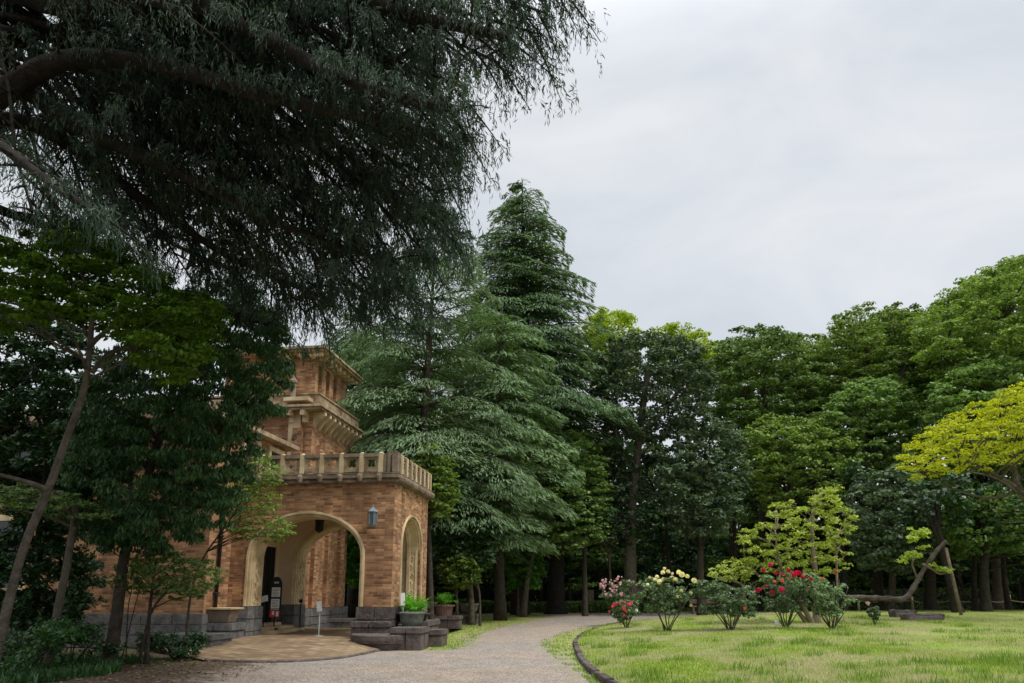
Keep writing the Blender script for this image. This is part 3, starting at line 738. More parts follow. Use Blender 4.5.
# buttress strips on the stair tower
mb = MB()
for v in (5.9, 7.3, 8.7): mb.box((UB + .003, v, .95), (UB + .16, v + .5, zcor - 1.4))
mb.box((UB - .75, VB0 - .16, .95), (UB - .35, VB0 - .003, zcor - .8)); hb(mb, 'buttress', 'brick')
mb = MB(); rough_blocks(mb, UW - .6, UB + .14, VB0 - .2, VB1 + .1, 0, .94, .32, .7, 8)
hb(mb, 'plinth', 'granite', bevel=.014)
mb = MB()
for j, (za_, zb_) in enumerate(((0, .32), (.325, .64), (.645, .945))):
    x = -26.0; rr = random.Random(j + 4)
    while x < UW + .05:
        ln = rr.uniform(.8, 1.3); x2 = min(x + ln, UW + .12 - j * .04); mb.box((x + .005, VW - .2 + j * .05 + rr.uniform(0, .012), za_), (x2 - .005, VW + .4, zb_)); x += ln
    mb.box((UW - .3, VW + .41, za_), (UW + .14 - j * .04, -.06, zb_))
hb(mb, 'plinth', 'granite', bevel=.014)
# downpipe
mb = MB(); mb.tube([(UW + .09, VW + .5, .95), (UW + .09, VW + .5, 6.65)], .05, 8)
for z in (1.5, 3.2, 4.9): mb.box((UW + .003, VW + .43, z), (UW + .15, VW + .57, z + .05))
hb(mb, 'downpipe', 'dark', smooth=True)
# cornice of the stair tower with brackets
mb = MB(); ov = .50
mb.box((-14.5, VB0 - ov, zcor - .15), (UB + ov, VB1 + .4, zcor - .06)); mb.box((-14.55, VB0 - ov - .08, zcor - .058), (UB + ov + .08, VB1 + .45, zcor + .05)); hb(mb, 'eaves_cornice', 'sandmid', bevel=.012)
for k in range(9):
    v = VB0 + .1 + k * (VB1 - VB0 - .3) / 8; m = MB()
    prof = [(0, -.62), (.08, -.55), (.2, -.35), (.42, -.18), (.5, -.14), (.5, 0), (0, 0)]
    m.add([(UB + .003 + a, v - .09, zcor - .155 + b) for a, b in prof] + [(UB + .003 + a, v + .09, zcor - .155 + b) for a, b in prof],
          [tuple(range(7)), tuple(range(7, 14))[::-1]] + [(i, 7 + i, 7 + (i + 1) % 7, (i + 1) % 7) for i in range(7)])
    hb(m, 'bracket', 'sand', bevel=.008)
for k in range(2):
    m = MB(); x = UB - .25 - k * .55; m.box((x - .09, VB0 - .5, zcor - .36), (x + .09, VB0 - .003, zcor - .155)); m.box((x - .09, VB0 - .25, zcor - .6), (x + .09, VB0 - .003, zcor - .362)); hb(m, 'bracket', 'sand', bevel=.01)
mb = MB(); pz = zcor + .053; mb.box((-14, VB0 - .1, pz), (UB + .25, VB0 + .12, pz + .5)); mb.box((UB + .03, VB0 + .123, pz), (UB + .25, VB1 + .1, pz + .5)); mb.box((-14.1, VB0 - .15, pz + .503), (UB + .3, VB1 + .15, pz + .57)); hb(mb, 'blocking_course', 'sandmid', bevel=.01)
# upper tower
T0, T1 = 6.3, 9.9; UT = Uof(315.5, T0, 10.3); ztt = Zof(350.5, UT + .55, T0 - .55); print('tower', UT, ztt)
TL = UT - 4.0; mb = MB()
zl, zh = pz + .62, ztt - .3
slits = [T0 + .3, T0 + 1.15, T0 + 2.0]; sw = .42
mb.box((TL, T0, pz), (UT - .5, T1, ztt)); mb.box((UT - .497, T0, pz), (UT, T1, zl)); mb.box((UT - .497, T0, zh), (UT, T1, ztt))
e = [T0] + [q for s_ in slits for q in (s_, s_ + sw)] + [T1]
for i in range(0, len(e), 2): mb.box((UT - .497, e[i], zl + .001), (UT, e[i + 1], zh - .001))
hb(mb, 'tower_wall', 'brick')
for s_ in slits:
    m = MB(); m.box((UT - .49, s_, zl), (UT - .25, s_ + sw, zh)); wv = hb(m, 'tower_window', 'glass')
    m = MB(); m.tube([(UT - .2, s_ + sw / 2, zl), (UT - .2, s_ + sw / 2, zh)], .05, 8); hb(m, 'colonnette', 'sand', parent=wv)
mb = MB(); mb.box((TL - .6, T0 - .55, ztt + .003), (UT + .55, T1 + .5, ztt + .1)); mb.box((TL - .65, T0 - .62, ztt + .103), (UT + .62, T1 + .55, ztt + .22)); hb(mb, 'tower_eaves', 'sandmid', bevel=.012)
for k in range(9):
    m = MB(); v = T0 - .35 + k * (T1 - T0 + .6) / 8; m.box((UT + .003, v - .06, ztt - .17), (UT + .42, v + .06, ztt)); hb(m, 'bracket', 'sand', bevel=.01)
for k in range(4):
    m = MB(); x = UT - .1 - k * .5; m.box((x - .06, T0 - .42, ztt - .17), (x + .06, T0 - .003, ztt)); hb(m, 'bracket', 'sand', bevel=.01)
cx_, cy_ = (TL + UT) / 2, (T0 + T1) / 2; z0 = ztt + .223
mb = MB().add([(TL - .55, T0 - .5, z0), (UT + .5, T0 - .5, z0), (UT + .5, T1 + .45, z0), (TL - .55, T1 + .45, z0), (cx_ - .8, cy_, z0 + .75), (cx_ + .8, cy_, z0 + .75)],
              [(0, 1, 5, 4), (1, 2, 5), (2, 3, 4, 5), (3, 0, 4), (3, 2, 1, 0)]); hb(mb, 'tower_roof', 'copper')
# main roof
zr = 6.703
mb = MB(); mb.box((-26.5, VW - .5, zr), (UW + .35, 3.85, zr + .16)); hb(mb, 'eaves_cornice', 'sandmid', bevel=.01)
mb = MB().add([(-26.4, VW - .4, zr + .163), (UW + .3, VW - .4, zr + .163), (UW + .3, 3.8, zr + .163), (-26.4, 3.8, zr + .163), (-22, 1.3, zr + 1.3), (UW - 3.0, 1.3, zr + 1.3)],
              [(0, 1, 5, 4), (1, 2, 5), (2, 3, 4, 5), (3, 0, 4), (3, 2, 1, 0)]); hb(mb, 'main_roof', 'tile')
# carved window surround strip above the porch and small hood
us0, us1 = Uof(289, VB0, 7.5), Uof(301, VB0, 7.5)
zsu = Zof(404, us1, VB0)
mb = MB(); mb.box((us0, VB0 - .14, zc - .3), (us1, VB0 - .004, zsu)); sr = hb(mb, 'carved_strip', 'sand', bevel=.01)
m = MB()
for k in range(6):
    zz = zc + .5 + k * .36; m.lathe([(.0, -.02), (.09, 0), (.0, .02)], 8, ((us0 + us1) / 2, VB0 - .145, zz))
    m.box(((us0 + us1) / 2 - .07, VB0 - .165, zz - .08), ((us0 + us1) / 2 + .07, VB0 - .143, zz + .08))
hb(m, 'carving', 'sanddark', parent=sr)
mb = MB(); mb.box((us0 - .1, VB0 - .55, zsu + .003), (us1 + .45, VB0 - .004, zsu + .16)); hb(mb, 'window_hood', 'sand', bevel=.01)
mb = MB(); mb.lathe([(.12, 0), (.12, .6), (.17, .62), (.17, .7), (.08, .8), (.03, 1.1)], 8, (us0 + .2, VB0 - .35, zsu + .163)); hb(mb, 'finial', 'sanddark')
# small window in stair tower right face, and long windows in facade
mb = MB(); mb.box((UB + .003, 6.42, 5.95), (UB + .02, 6.72, 6.75)); wv = hb(mb, 'window', 'glass')
def window(x0, x1, z0, z1, face, y, parts=2):
    m = MB(); f = .07
    if face == 'v':     # faces the camera
        m.box((x0, y - .02, z0), (x1, y - .004, z1)); w = hb(m, 'window', 'glass')
        m = MB(); m.box((x0 - .14, y - .1, z0), (x0 - .002, y - .004, z1)); m.box((x1 + .002, y - .1, z0), (x1 + .14, y - .004, z1)); m.box((x0 - .14, y - .1, z1 + .002), (x1 + .14, y - .004, z1 + .18)); m.box((x0 - .2, y - .16, z0 - .14), (x1 + .2, y - .004, z0 - .002)); hb(m, 'stone_surround', 'sand', bevel=.008, parent=w)
        m = MB()
        for k in range(1, parts): m.box((x0 + (x1 - x0) * k / parts - .025, y - .05, z0 + .002), (x0 + (x1 - x0) * k / parts + .025, y - .022, z1 - .002))
        m.box((x0 + .002, y - .054, z0 + (z1 - z0) * .62), (x1 - .002, y - .051, z0 + (z1 - z0) * .62 + .05)); hb(m, 'mullion', 'dark', parent=w)
    else:
        m.box((y + .004, x0, z0), (y + .02, x1, z1)); w = hb(m, 'window', 'glass')
        m = MB(); m.box((y + .004, x0 - .14, z0), (y + .1, x0 - .002, z1)); m.box((y + .004, x1 + .002, z0), (y + .1, x1 + .14, z1)); m.box((y + .004, x0 - .14, z1 + .002), (y + .1, x1 + .14, z1 + .16)); m.box((y + .004, x0 - .18, z0 - .12), (y + .14, x1 + .18, z0 - .002)); hb(m, 'stone_surround', 'sand', bevel=.008, parent=w)
for x in (-12.4, -15.4, -18.4):
    window(x, x + 1.3, 1.7, 3.7, 'v', VW); window(x, x + 1.3, 4.7, 6.1, 'v', VW)
window(.3, 1.2, 5.3, 6.4, 'u', UW); window(2.1, 3.0, 5.3, 6.4, 'u', UW)
# wall lantern
LZ0, LZ1 = Zof(527, 0, 0), Zof(507, 0, 0); LU = Uof(373, -.2, 3.8)
m = MB(); h = LZ1 - LZ0
m.lathe([(.06, 0), (.12, .03), (.14, .05), (.0, .051)], 6, (LU, -.22, LZ0)); m.lathe([(.17, h * .72), (.17, h * .75), (.10, h * .85), (.03, h * .95), (.02, h * 1.06), (.0, h * 1.1)], 6, (LU, -.22, LZ0))
for i in range(6):
    a = i * math.pi / 3; m.tube([(LU + .135 * math.cos(a), -.22 + .135 * math.sin(a), LZ0 + .04), (LU + .155 * math.cos(a), -.22 + .155 * math.sin(a), LZ0 + h * .73)], .012, 5)
m.tube([(LU, -.004, LZ0 + h * .5), (LU, -.1, LZ0 + h * .45)], .03, 6); m.box((LU - .07, -.03, LZ0 + h * .3), (LU + .07, -.004, LZ0 + h * .8))
ln = hb(m, 'wall_lantern', 'patina'); m = MB(); m.lathe([(.115, .055), (.135, h * .715)], 6, (LU, -.22, LZ0)); hb(m, 'lamp_glass', 'lampglass', parent=ln)
# hanging lantern under the ceiling
hu = Uof(319.6, 2.2, 3.9); hz = Zof(524, hu, 2.2)
m = MB(); m.lathe([(.02, -.30), (.12, -.24), (.15, -.2), (.15, .1), (.2, .12), (.12, .2), (.03, .26)], 6, (hu, 2.2, hz)); m.tube([(hu, 2.2, hz + .25), (hu, 2.2, zb - .35)], .015, 5); hb(m, 'hanging_lantern', 'dark')

# paving of the forecourt
def pave_mat():
    m, nd, lk, b = new_mat('tan_paving')
    g = nd.new('ShaderNodeNewGeometry'); mp_ = nd.new('ShaderNodeMapping'); mp_.inputs['Rotation'].default_value = (0, 0, R(38)); lk.new(g.outputs['Position'], mp_.inputs[0])
    t = nd.new('ShaderNodeTexBrick'); t.inputs['Scale'].default_value = 1; t.inputs['Brick Width'].default_value = .44; t.inputs['Row Height'].default_value = .22; t.inputs['Mortar Size'].default_value = .014
    t.inputs['Color1'].default_value = (.40, .29, .175, 1); t.inputs['Color2'].default_value = (.24, .165, .10, 1); t.inputs['Mortar'].default_value = (.15, .115, .075, 1); lk.new(mp_.outputs[0], t.inputs['Vector'])
    n = noise(nd, lk, .9, 6, .65); r = ramp(nd, [(.3, (.62, .6, .58)), (.6, (1, 1, 1)), (.75, (1.15, 1.12, 1.05))]); lk.new(n.outputs['Fac'], r.inputs[0])
    lk.new(mixc(nd, lk, 1.0, t.outputs['Color'], r.outputs[0], 'MULTIPLY'), b.inputs['Base Color']); b.inputs['Roughness'].default_value = .85
    bump(nd, lk, b, t.outputs['Fac'], -.3, .01); return m
M['pave'] = pave_mat()
def w2l(x, y):
    dx, dy = x - Cc.x, y - Cc.y; return dx * math.cos(ANG) - dy * math.sin(ANG), dx * math.sin(ANG) + dy * math.cos(ANG)
def pave_h(x, y):
    v = w2l(x, y)[1]; t = min(1, max(0, (v + 4.8) / 4.6)); t *= min(1, max(0, (.55 - w2l(x, y)[0]) / 1.0)) if v < .3 else 1; return .02 + (ZF - .02) * t * t * (3 - 2 * t) - (.2 * max(0, min(1, (v - D - 1) / 4)) if v > D + 1 else 0)
fr = [G(205, 661), G(250, 663), G(300, 662), G(345, 658), G(384, 650)]
pv = [(p.x, p.y) for p in fr] + [loc2w(.35, -.9), loc2w(.5, 1), loc2w(.55, D + .3), loc2w(.5, D + 5), loc2w(UW + .1, D + 5), loc2w(UW + .05, -.1), loc2w(UW - .1, VW - .35), loc2w(UW - 1.6, VW - .5)]
flat_poly('porch_paving', pv, lambda x, y: pave_h(x, y), M['pave'], .5)
m = MB(); q = smooth_path([(p.x, p.y, .012) for p in fr], 5); m.tube([tuple(p) for p in q], .045, 6); o = m.build('paving_kerb', M['oya'], smooth=True); o['kind'] = 'structure'

# ================================================================== STONE WALLS, PLANTERS
def w3(u, v, z=0): x, y = loc2w(u, v); return (x, y, z)
# ribbed low walls beside the porch (coping over blocks)
def low_wall(name, label, cx, cy, w, d, h, rz, mat='oya', cap=.16, steps=None, cat='stone wall', group=None):
    t = empty(name, (cx, cy, height(cx, cy) - .02), rz, label=label, cat=cat, group=group)
    m = MB(); rough_blocks(m, -w / 2 + .05, w / 2 - .05, -d / 2 + .05, d / 2 - .05, 0, h - cap - .003, h, .5, int(abs(cx * 10)) + 1); m.build('wall_block', M[mat], t, bevel=.012)
    m = MB(); n = max(1, round(w / .55))
    for i in range(n): m.box((-w / 2 + w * i / n + .004, -d / 2, h - cap), (-w / 2 + w * (i + 1) / n - .004, d / 2, h))
    m.build('coping', M[mat], t, bevel=.025)
    return t, h + height(cx, cy) - .02
p = G(409, 648); cxw, cyw = p.x, p.y + .42
t, ztop1 = low_wall('stone_pedestal', 'square dark stone pedestal nearest the drive, under the grey bowl planter', cxw, cyw, .98, .84, .57, -ANG, cat='pedestal')
def bowl(name, label, x, y, z, r, h, mat='bowl', group=None):
    m = MB(); m.lathe([(r * .55, 0), (r * .72, h * .12), (r * .9, h * .45), (r * .98, h * .85), (r * 1.02, h * .88), (r * 1.02, h), (r * .9, h), (r * .86, h * .8), (r * .5, h * .72)], 40)
    o = m.build(name, M[mat], smooth=True, loc=(x, y, z)); tag(o, label, 'planter', group); return o
bowl('bowl_planter', 'grey mossy stone bowl planter on the pedestal nearest the drive', cxw, cyw + .02, ztop1, .37, .44, group='stone bowl planters')
# curved low step
pd = P(381, 636, 20.7); 
m = MB(); m.lathe([(.84, 0), (.84, .14), (.93, .16), (.95, .25), (.95, .37), (.92, .39)], 44); o = m.build('round_stone_step', M['oya'], smooth=False, loc=(loc2w(.08, -.78)[0], loc2w(.08, -.78)[1], .02), bevel=.008)
tag(o, 'low round dark stone platform at the foot of the front porch pier', 'stone step')
x, y = loc2w(-.45, -.40); t, _ = low_wall('low_stone_wall', 'two tier dark stone wall against the foot of the right porch pier', x, y, 1.15, .6, .74, -ANG, group=None)
x, y = loc2w(.85, -.95); t, zq = low_wall('low_stone_wall', 'short dark stone wall running behind the bowl planter pedestal', x, y, .95, 1.0, .62, -ANG)
x, y = loc2w(.62, 1.1); t, zf1 = low_wall('low_stone_wall', 'dark stone bench wall under the near fern pot, along the side arch', x, y, .9, 1.7, .72, -ANG)
x, y = loc2w(1.35, .35); t, _ = low_wall('stone_pedestal', 'small dark stone block just behind the front bowl pedestal', x, y, .5, .9, .5, -ANG, cat='pedestal')
pf = G(443, 630); t, zf2 = low_wall('low_stone_wall', 'dark stone bench wall under the ribbed brown fern pot', pf.x, pf.y + .4, 1.45, .8, .57, -ANG)
pb = G(468, 624.5); t, zb2 = low_wall('stone_pedestal', 'far stone pedestal carrying the empty grey bowl beside the trees', pb.x, pb.y + .45, .98, .9, .48, -ANG, cat='pedestal')
bowl('bowl_planter', 'empty grey stone bowl planter, farthest from the drive, near the trees', pb.x, pb.y + .45, zb2, .46, .47, group='stone bowl planters')
m = MB(); x0, y0 = loc2w(1.2, 4.2); m.box((-.6, -1.6, 0), (.5, 1.6, .09)); o = m.build('paving_slab', M['sand'], bevel=.01, loc=(pf.x - .35, pf.y - 1.9, .0)); o.rotation_euler = (0, 0, -ANG); tag(o, 'pale stone slab lying between the two planter walls', 'slab')

def fern_mesh(r, h, n=70):
    cs, ds, ns = [], [], []; rr = np.random.default_rng(int(r * 100))
    V = []
    for i in range(n):
        a = rr.uniform(0, 2 * math.pi); tilt = rr.uniform(.15, 1.15); ln = h * rr.uniform(.75, 1.25)
        out = np.array([math.cos(a), math.sin(a), 0]); side = np.array([-math.sin(a), math.cos(a), 0]); p = out * rr.uniform(0, r * .45)
        ang = math.pi / 2 - tilt * .45
        for k in range(9):
            d = out * math.cos(ang) + np.array([0, 0, 1]) * math.sin(ang); q = p + d * ln / 9
            wl = ln * .20 * math.sin((k + .9) / 9.5 * math.pi) + .02
            for s_ in (-1, 1):
                cs.append(q + side * s_ * wl * .5); ds.append(side * s_ + d * .35); ns.append(np.cross(d, side) + rr.normal(size=3) * .15); V.append((wl, .05))
            p = q; ang -= tilt * .2
    wl = np.array(V); return leaf_mesh('fern_fronds', leaf_arrays(np.array(cs), np.array(ds), np.array(ns), wl[:, 0], wl[:, 1]))
def fern_pot(label, x, y, z, r, h, ribbed, fh):
    t = empty('fern_pot', (x, y, z), label=label, cat='potted fern', group='potted ferns beside the porch')
    m = MB(); m.lathe([(r * .72, 0), (r * .76, h * .05), (r * .92, h * .8), (r * 1.08, h * .82), (r * 1.1, h * .98), (r * 1.0, h), (r * .9, h * .9)], 44, flute=(-.05 if ribbed else 0)); pt = m.build('pot', M['terra' if ribbed else 'dark2'], t, smooth=not ribbed)
    link('fern', fern_mesh(r, fh), M['l_fern'], t, (0, 0, h * .9))
M['dark2'] = rough_mat('dark_glazed_pot', [(.3, (.03, .026, .024)), (.7, (.07, .06, .055))], 5, .6, .3, 30)
x, y = loc2w(.48, .75); fern_pot('bushy green fern in a dark wide pot beside the side arch', x, y, zf1 - .02, .5, .26, False, .55)
fern_pot('upright green fern in a ribbed brown tub on the stone bench wall', pf.x, pf.y + .4, zf2 - .01, .40, .46, True, .52)

# left of the porch: urn on stepped walls
bx, by = loc2w(Uof(220, -.75, .5), -.72)
t, zu = low_wall('low_stone_wall', 'grey granite wall block left of the porch arch under the stone trough', bx, by, 1.15, .9, .70, -ANG, 'granite', cap=.22)
bx2, by2 = loc2w(Uof(188, -2.4, .3), -2.0); t, _ = low_wall('low_stone_wall', 'long low grey stone step wall beside the shrub at the brick wing', bx2, by2, 1.6, 1.2, .46, -ANG, 'granite')
bx, by = loc2w(Uof(221, -.75, 1.1), -.75)
tr_ = empty('stone_trough', (bx, by, zu), -ANG, label='weathered pale stone trough planter left of the porch arch', cat='trough')
m = MB(); q0, q1 = (.36, .24), (.46, .34)
m.add([(-q0[0], -q0[1], 0), (q0[0], -q0[1], 0), (q0[0], q0[1], 0), (-q0[0], q0[1], 0), (-q1[0], -q1[1], .38), (q1[0], -q1[1], .38), (q1[0], q1[1], .38), (-q1[0], q1[1], .38)],
      [(0, 3, 2, 1), (4, 5, 6, 7), (0, 1, 5, 4), (1, 2, 6, 5), (2, 3, 7, 6), (3, 0, 4, 7)])
m.build('trough_body', M['sanddark'], tr_, bevel=.03)
m = MB(); m.box((-.53, -.40, .383), (.53, .40, .44)); m.build('rim', M['sand'], tr_, bevel=.015)

# notice board, sign stands
def sign_board():
    x, y = loc2w(Uof(276, 2.0, 1.5), 2.0); zf_ = pave_h(x, y) + .1
    t = empty('notice_board', (x, y, zf_), -ANG + R(12), label='tall black round-topped notice board with papers inside the porch', cat='notice board')
    m = MB(); n = 16; w = .26; pts = [(-w, .35)] + [(-w * math.cos(math.pi * i / n), 1.3 + w * math.sin(math.pi * i / n)) for i in range(n + 1)] + [(w, .35)]
    k = len(pts); m.add([(a, -.02, b) for a, b in pts] + [(a, .02, b) for a, b in pts], [tuple(range(k)), tuple(range(k, 2 * k))[::-1]] + [(i, k + i, k + (i + 1) % k, (i + 1) % k) for i in range(k)])
    m.build('board', M['dark'], t)
    m = MB(); m.tube([(0, 0, .03), (0, 0, .4)], .035, 8); m.lathe([(.2, 0), (.2, .03), (.06, .08)], 16); m.build('stand', M['dark'], t)
    for z0, z1, mt in ((.96, 1.24, 'white'), (.62, .9, 'white'), (.36, .56, 'red')):
        m = MB(); m.box((-.19 if mt == 'white' else -.22, -.027, z0), (.19 if mt == 'white' else .22, -.0205, z1)); o = m.build('poster' if mt == 'red' else 'paper', M[mt], t)
        m = MB()
        if mt == 'white':
            for q in range(5): m.box((-.15, -.03, z1 - .06 - q * .045), (.15 - .03 * (q % 3), -.0275, z1 - .045 - q * .045))
            m.build('print', M['ink'], o)
        else:
            m.box((.07, -.03, z0 + .03), (.17, -.0275, z1 - .03)); m.box((-.12, -.03, z0 + .07), (-.02, -.0275, z1 - .02)); m.build('print', M['white'], o)
    m = MB()
    for q in range(5): m.box((-.17 + q * .075, -.027, .575), (-.13 + q * .075, -.0205, .605))
    for q in range(4): m.box((-.10 + q * .055, -.027, 1.36), (-.065 + q * .055, -.0205, 1.41))
    m.build('lettering', M['white'], t)
    t.scale = (.72, 1, 1.1)
sign_board()
def stand(label, x, y, z, h, panel, tilt, mat='steel', pw=.22, ph=.3):
    t = empty('sign_stand', (x, y, z), -ANG, label=label, cat='sign stand')
    m = MB(); m.tube([(0, 0, 0), (0, 0, h)], .018, 8); m.lathe([(.14, 0), (.14, .015), (.03, .03)], 14); m.build('post', M[mat], t)
    m = MB(); m.box((-pw / 2, -.012, 0), (pw / 2, .012, ph)); o = m.build('panel', M[panel], t, bevel=.004); o.location = (0, -.03, h - .05); o.rotation_euler = (R(-12), R(tilt), 0)
    return t
ps = P(319, 627, 22.3); x, y = loc2w(Uof(319, .35, .5), .35); stand('thin grey stand with a small tilted white sign inside the arch', x, y, pave_h(x, y), .78, 'steel', -10, ph=.32, pw=.16)
x, y = loc2w(Uof(402, .1, 1.4), .25); 
t = stand('small white sign on a stand at the corner beside the near fern pot', x, y, .6, .62, 'white', -6, ph=.38, pw=.13)
x, y = loc2w(Uof(305, 3.6, .8), 3.2); stand('short black post with a small head by the back arch', x, y, pave_h(x, y), 1.0, 'dark', 0, 'dark', .12, .12)
x, y = loc2w(Uof(266, 1.6, 1.2), 1.5); stand('small pale sign on a dark stand beside the entrance door', x, y, pave_h(x, y) + .1, .95, 'white', -14, 'dark', .26, .2)
# stone kerb wall beyond the back arch
x, y = loc2w(UB + 2.6, D + 3.2); low_wall('low_stone_wall', 'low grey stone wall seen through the porch beyond the back arch', x, y, 4.4, .5, .5, -ANG, 'granite')

# ================================================================== TREES
FAR = 'trees of the wood round the garden'
LF = (.24, .16)
def trunk_ground(px, Y): return (px, None)

# ---- cedar builder (tiers of drooping boughs) ------------------------------------------------
def cedar(name, label, x, y, H, Rm, lmat, z0=.12, leaf=(.42, .10), nlev=34, per=6, prof=.85, seed=1, droop=.35, cov=1.0, group=None, lean=(0, 0), bz=0.0, full=.22):
    rr = np.random.default_rng(seed); gz = height(x, y)
    root = empty(name, (x, y, gz), label=label, cat='cedar', group=group)
    tb = MB(); m = 14
    axis = lambda t: np.array([lean[0] * t + .15 * math.sin(t * 5 + seed), lean[1] * t + .12 * math.cos(t * 4 + seed), H * t])
    tb.tube([axis(i / m) - (np.array([0, 0, .15]) if i == 0 else 0) for i in range(m + 1)], [max(.02, .018 * H * (1 - i / m) ** .8 * (1.25 if i == 0 else 1)) for i in range(m + 1)], 10, .05)
    C_, D_, N_, LN = [], [], [], []
    for l in range(nlev):
        t = z0 + (1 - z0) * (l + rr.uniform(-.22, .22)) / nlev; t = min(.985, max(z0, t))
        for k in range(per if t < .85 else per - 1):
            a = rr.uniform(0, 2 * math.pi); q = (t - z0) / (1 - z0)
            Lb = Rm * (min(1, (q + .10) / .22) ** .5) * (1 - q) ** prof * rr.uniform(.62, 1.22) + .35
            out = np.array([math.cos(a), math.sin(a), 0]); side = np.array([-math.sin(a), math.cos(a), 0]); up = np.array([0, 0, 1.0])
            rise = rr.uniform(.05, .3) * (1 + 1.2 * q); org = axis(t)
            f = lambda s: org + out * Lb * s + up * Lb * (rise * s - rise * .5 * s * s - droop * s ** 3)
            tb.tube([f(i / 5) for i in range(6)], [max(.012, .013 * Lb * (1 - .85 * i / 5)) for i in range(6)], 5, cap=False)
            n = int(cov * (8 + 46 * Lb * Lb * .36 / (leaf[0] * leaf[1] * 26)))
            s = 1 - (1 - full) * rr.random(n) ** 1.5 * 1.1; s = np.clip(s, .12, 1.04)
            wid = Lb * .36 * np.sin(np.clip((s - .08), 0, 1) * math.pi * .82) ** .7 + .1
            w = rr.uniform(-1, 1, n); # pads: quantise into fronds
            ks = np.round(s * 7) / 7 * .25 + s * .75
            base = np.stack([f(v) for v in ks]); 
            pos = base + side * (w * wid)[:, None] + out * (-np.abs(w) * wid * .35)[:, None]
            pos[:, 2] += -.20 * np.abs(w) ** 1.6 * wid - rr.exponential(.07, n) * (.5 + Lb * .12)
            d = out * .7 + side * (w * .9)[:, None] + up * (-.12 - droop * s ** 2 * 2.2)[:, None] + rr.normal(size=(n, 3)) * .22
            C_.append(pos); D_.append(d); N_.append(np.array([0, 0, 1]) + rr.normal(size=(n, 3)) * .38); LN.append(rr.uniform(.6, 1.3, n))
    # leader tuft
    tb.build('trunk', M['bark'], root, smooth=True, uv=False)
    c = np.concatenate(C_); ln = np.concatenate(LN)
    link('crown', leaf_mesh('crown', leaf_arrays(c, np.concatenate(D_), np.concatenate(N_), leaf[0] * ln, leaf[1] * ln)), M[lmat], root)
    return root
def at_px(px, Y):
    p = P(px, 600, Y); return p.x, Y
def H_px(px, py, Y):
    x, _ = at_px(px, Y); return P(px, py, Y).z - height(x, Y)

# tall dark cedar and the pale blue-green one in front of it
x, y = at_px(500, 45); p = P(521, 178, 45)
cedar('tall_cedar', 'tallest dark green cedar with a pointed top rising behind the porch', p.x, 45, p.z - height(p.x, 45), 7.2, 'l_cedar', z0=.33, nlev=31, per=11, prof=.74, seed=4, droop=.24, leaf=(.36, .072), cov=1.0, group=FAR, lean=(0, 0))
p = P(432, 232, 35)
cedar('blue_cedar', 'pale blue-green cedar with drooping tiered boughs just behind the porch', p.x, 35, p.z - height(p.x, 35), 5.9, 'l_cedarpale', z0=.24, nlev=16, per=8, prof=.45, seed=9, droop=.28, leaf=(.30, .055), cov=.78, group=FAR)
p = P(500, 300, 38)
cedar('blue_cedar', 'blue-green cedar standing between the tall dark cedar and the paler one', p.x, 38, p.z - height(p.x, 38), 4.3, 'l_cedarpale', z0=.24, nlev=15, per=8, prof=.45, seed=15, droop=.26, leaf=(.32, .062), cov=.9, group=FAR)
p = P(365, 300, 42)
cedar('dark_cedar', 'dark cedar behind the square tower of the mansion', p.x, 42, p.z - height(p.x, 42), 5.6, 'l_cedar', z0=.3, nlev=24, per=6, prof=.55, seed=21, droop=.3, leaf=(.44, .09), cov=.8, group=FAR)
p = P(470, 440, 40)
cedar('dark_cedar', 'low dark cedar just right of the porch corner', p.x, 40, p.z - height(p.x, 40), 3.0, 'l_cedar', z0=.36, nlev=14, per=6, prof=.5, seed=25, droop=.35, leaf=(.38, .09), cov=.9, group=FAR)

# broadleaf heroes
hero('oak_tree', 'large grey-green evergreen oak with tall bare trunk left of the yellow roses', 'tree',
     [[(600, 352), (618, 330), (645, 326), (680, 332), (708, 350), (722, 385), (712, 425), (680, 445), (640, 450), (600, 435), (586, 395)],
      [(590, 440), (640, 450), (645, 500), (635, 545), (600, 555), (585, 500)]], 45, 15, LF, 'l_oak',
     [([(631, 612), (630, 560), (632, 500), (640, 430), (648, 370)], 7, 3), ([(632, 500), (618, 450), (610, 400)], 3.5, 1.5), ([(638, 440), (672, 400), (690, 370)], 3, 1.5)], 'barkmid', .62, .8, seed=31, group=FAR)
hero('oak_tree', 'dark grey-green oak behind the yellow roses', 'tree',
     [(655, 455), (680, 425), (712, 412), (745, 428), (756, 470), (745, 515), (715, 545), (675, 545), (650, 510)], 44, 14, LF, 'l_oak',
     [([(702, 612), (700, 560), (704, 500), (706, 450)], 4, 2)], 'bark', .62, .8, seed=33, group=FAR)
hero('round_top_tree', 'yellow-green tree top showing behind the cedar and the grey oak', 'tree',
     [(578, 322), (600, 306), (628, 308), (640, 330), (640, 390), (600, 400), (570, 370)], 60, 13, LF, 'l_yg',
     [([(606, 610), (606, 500), (606, 380)], 5, 2)], 'bark', .6, .8, seed=35, group=FAR)
hero('round_top_tree', 'bright yellow-green rounded tree top above the grey-green oak', 'tree',
     [(645, 330), (668, 320), (700, 326), (722, 345), (728, 385), (700, 400), (655, 390)], 58, 13, LF, 'l_yg',
     [([(690, 610), (688, 500), (688, 380)], 5, 2)], 'bark', .6, .8, seed=36, group=FAR)
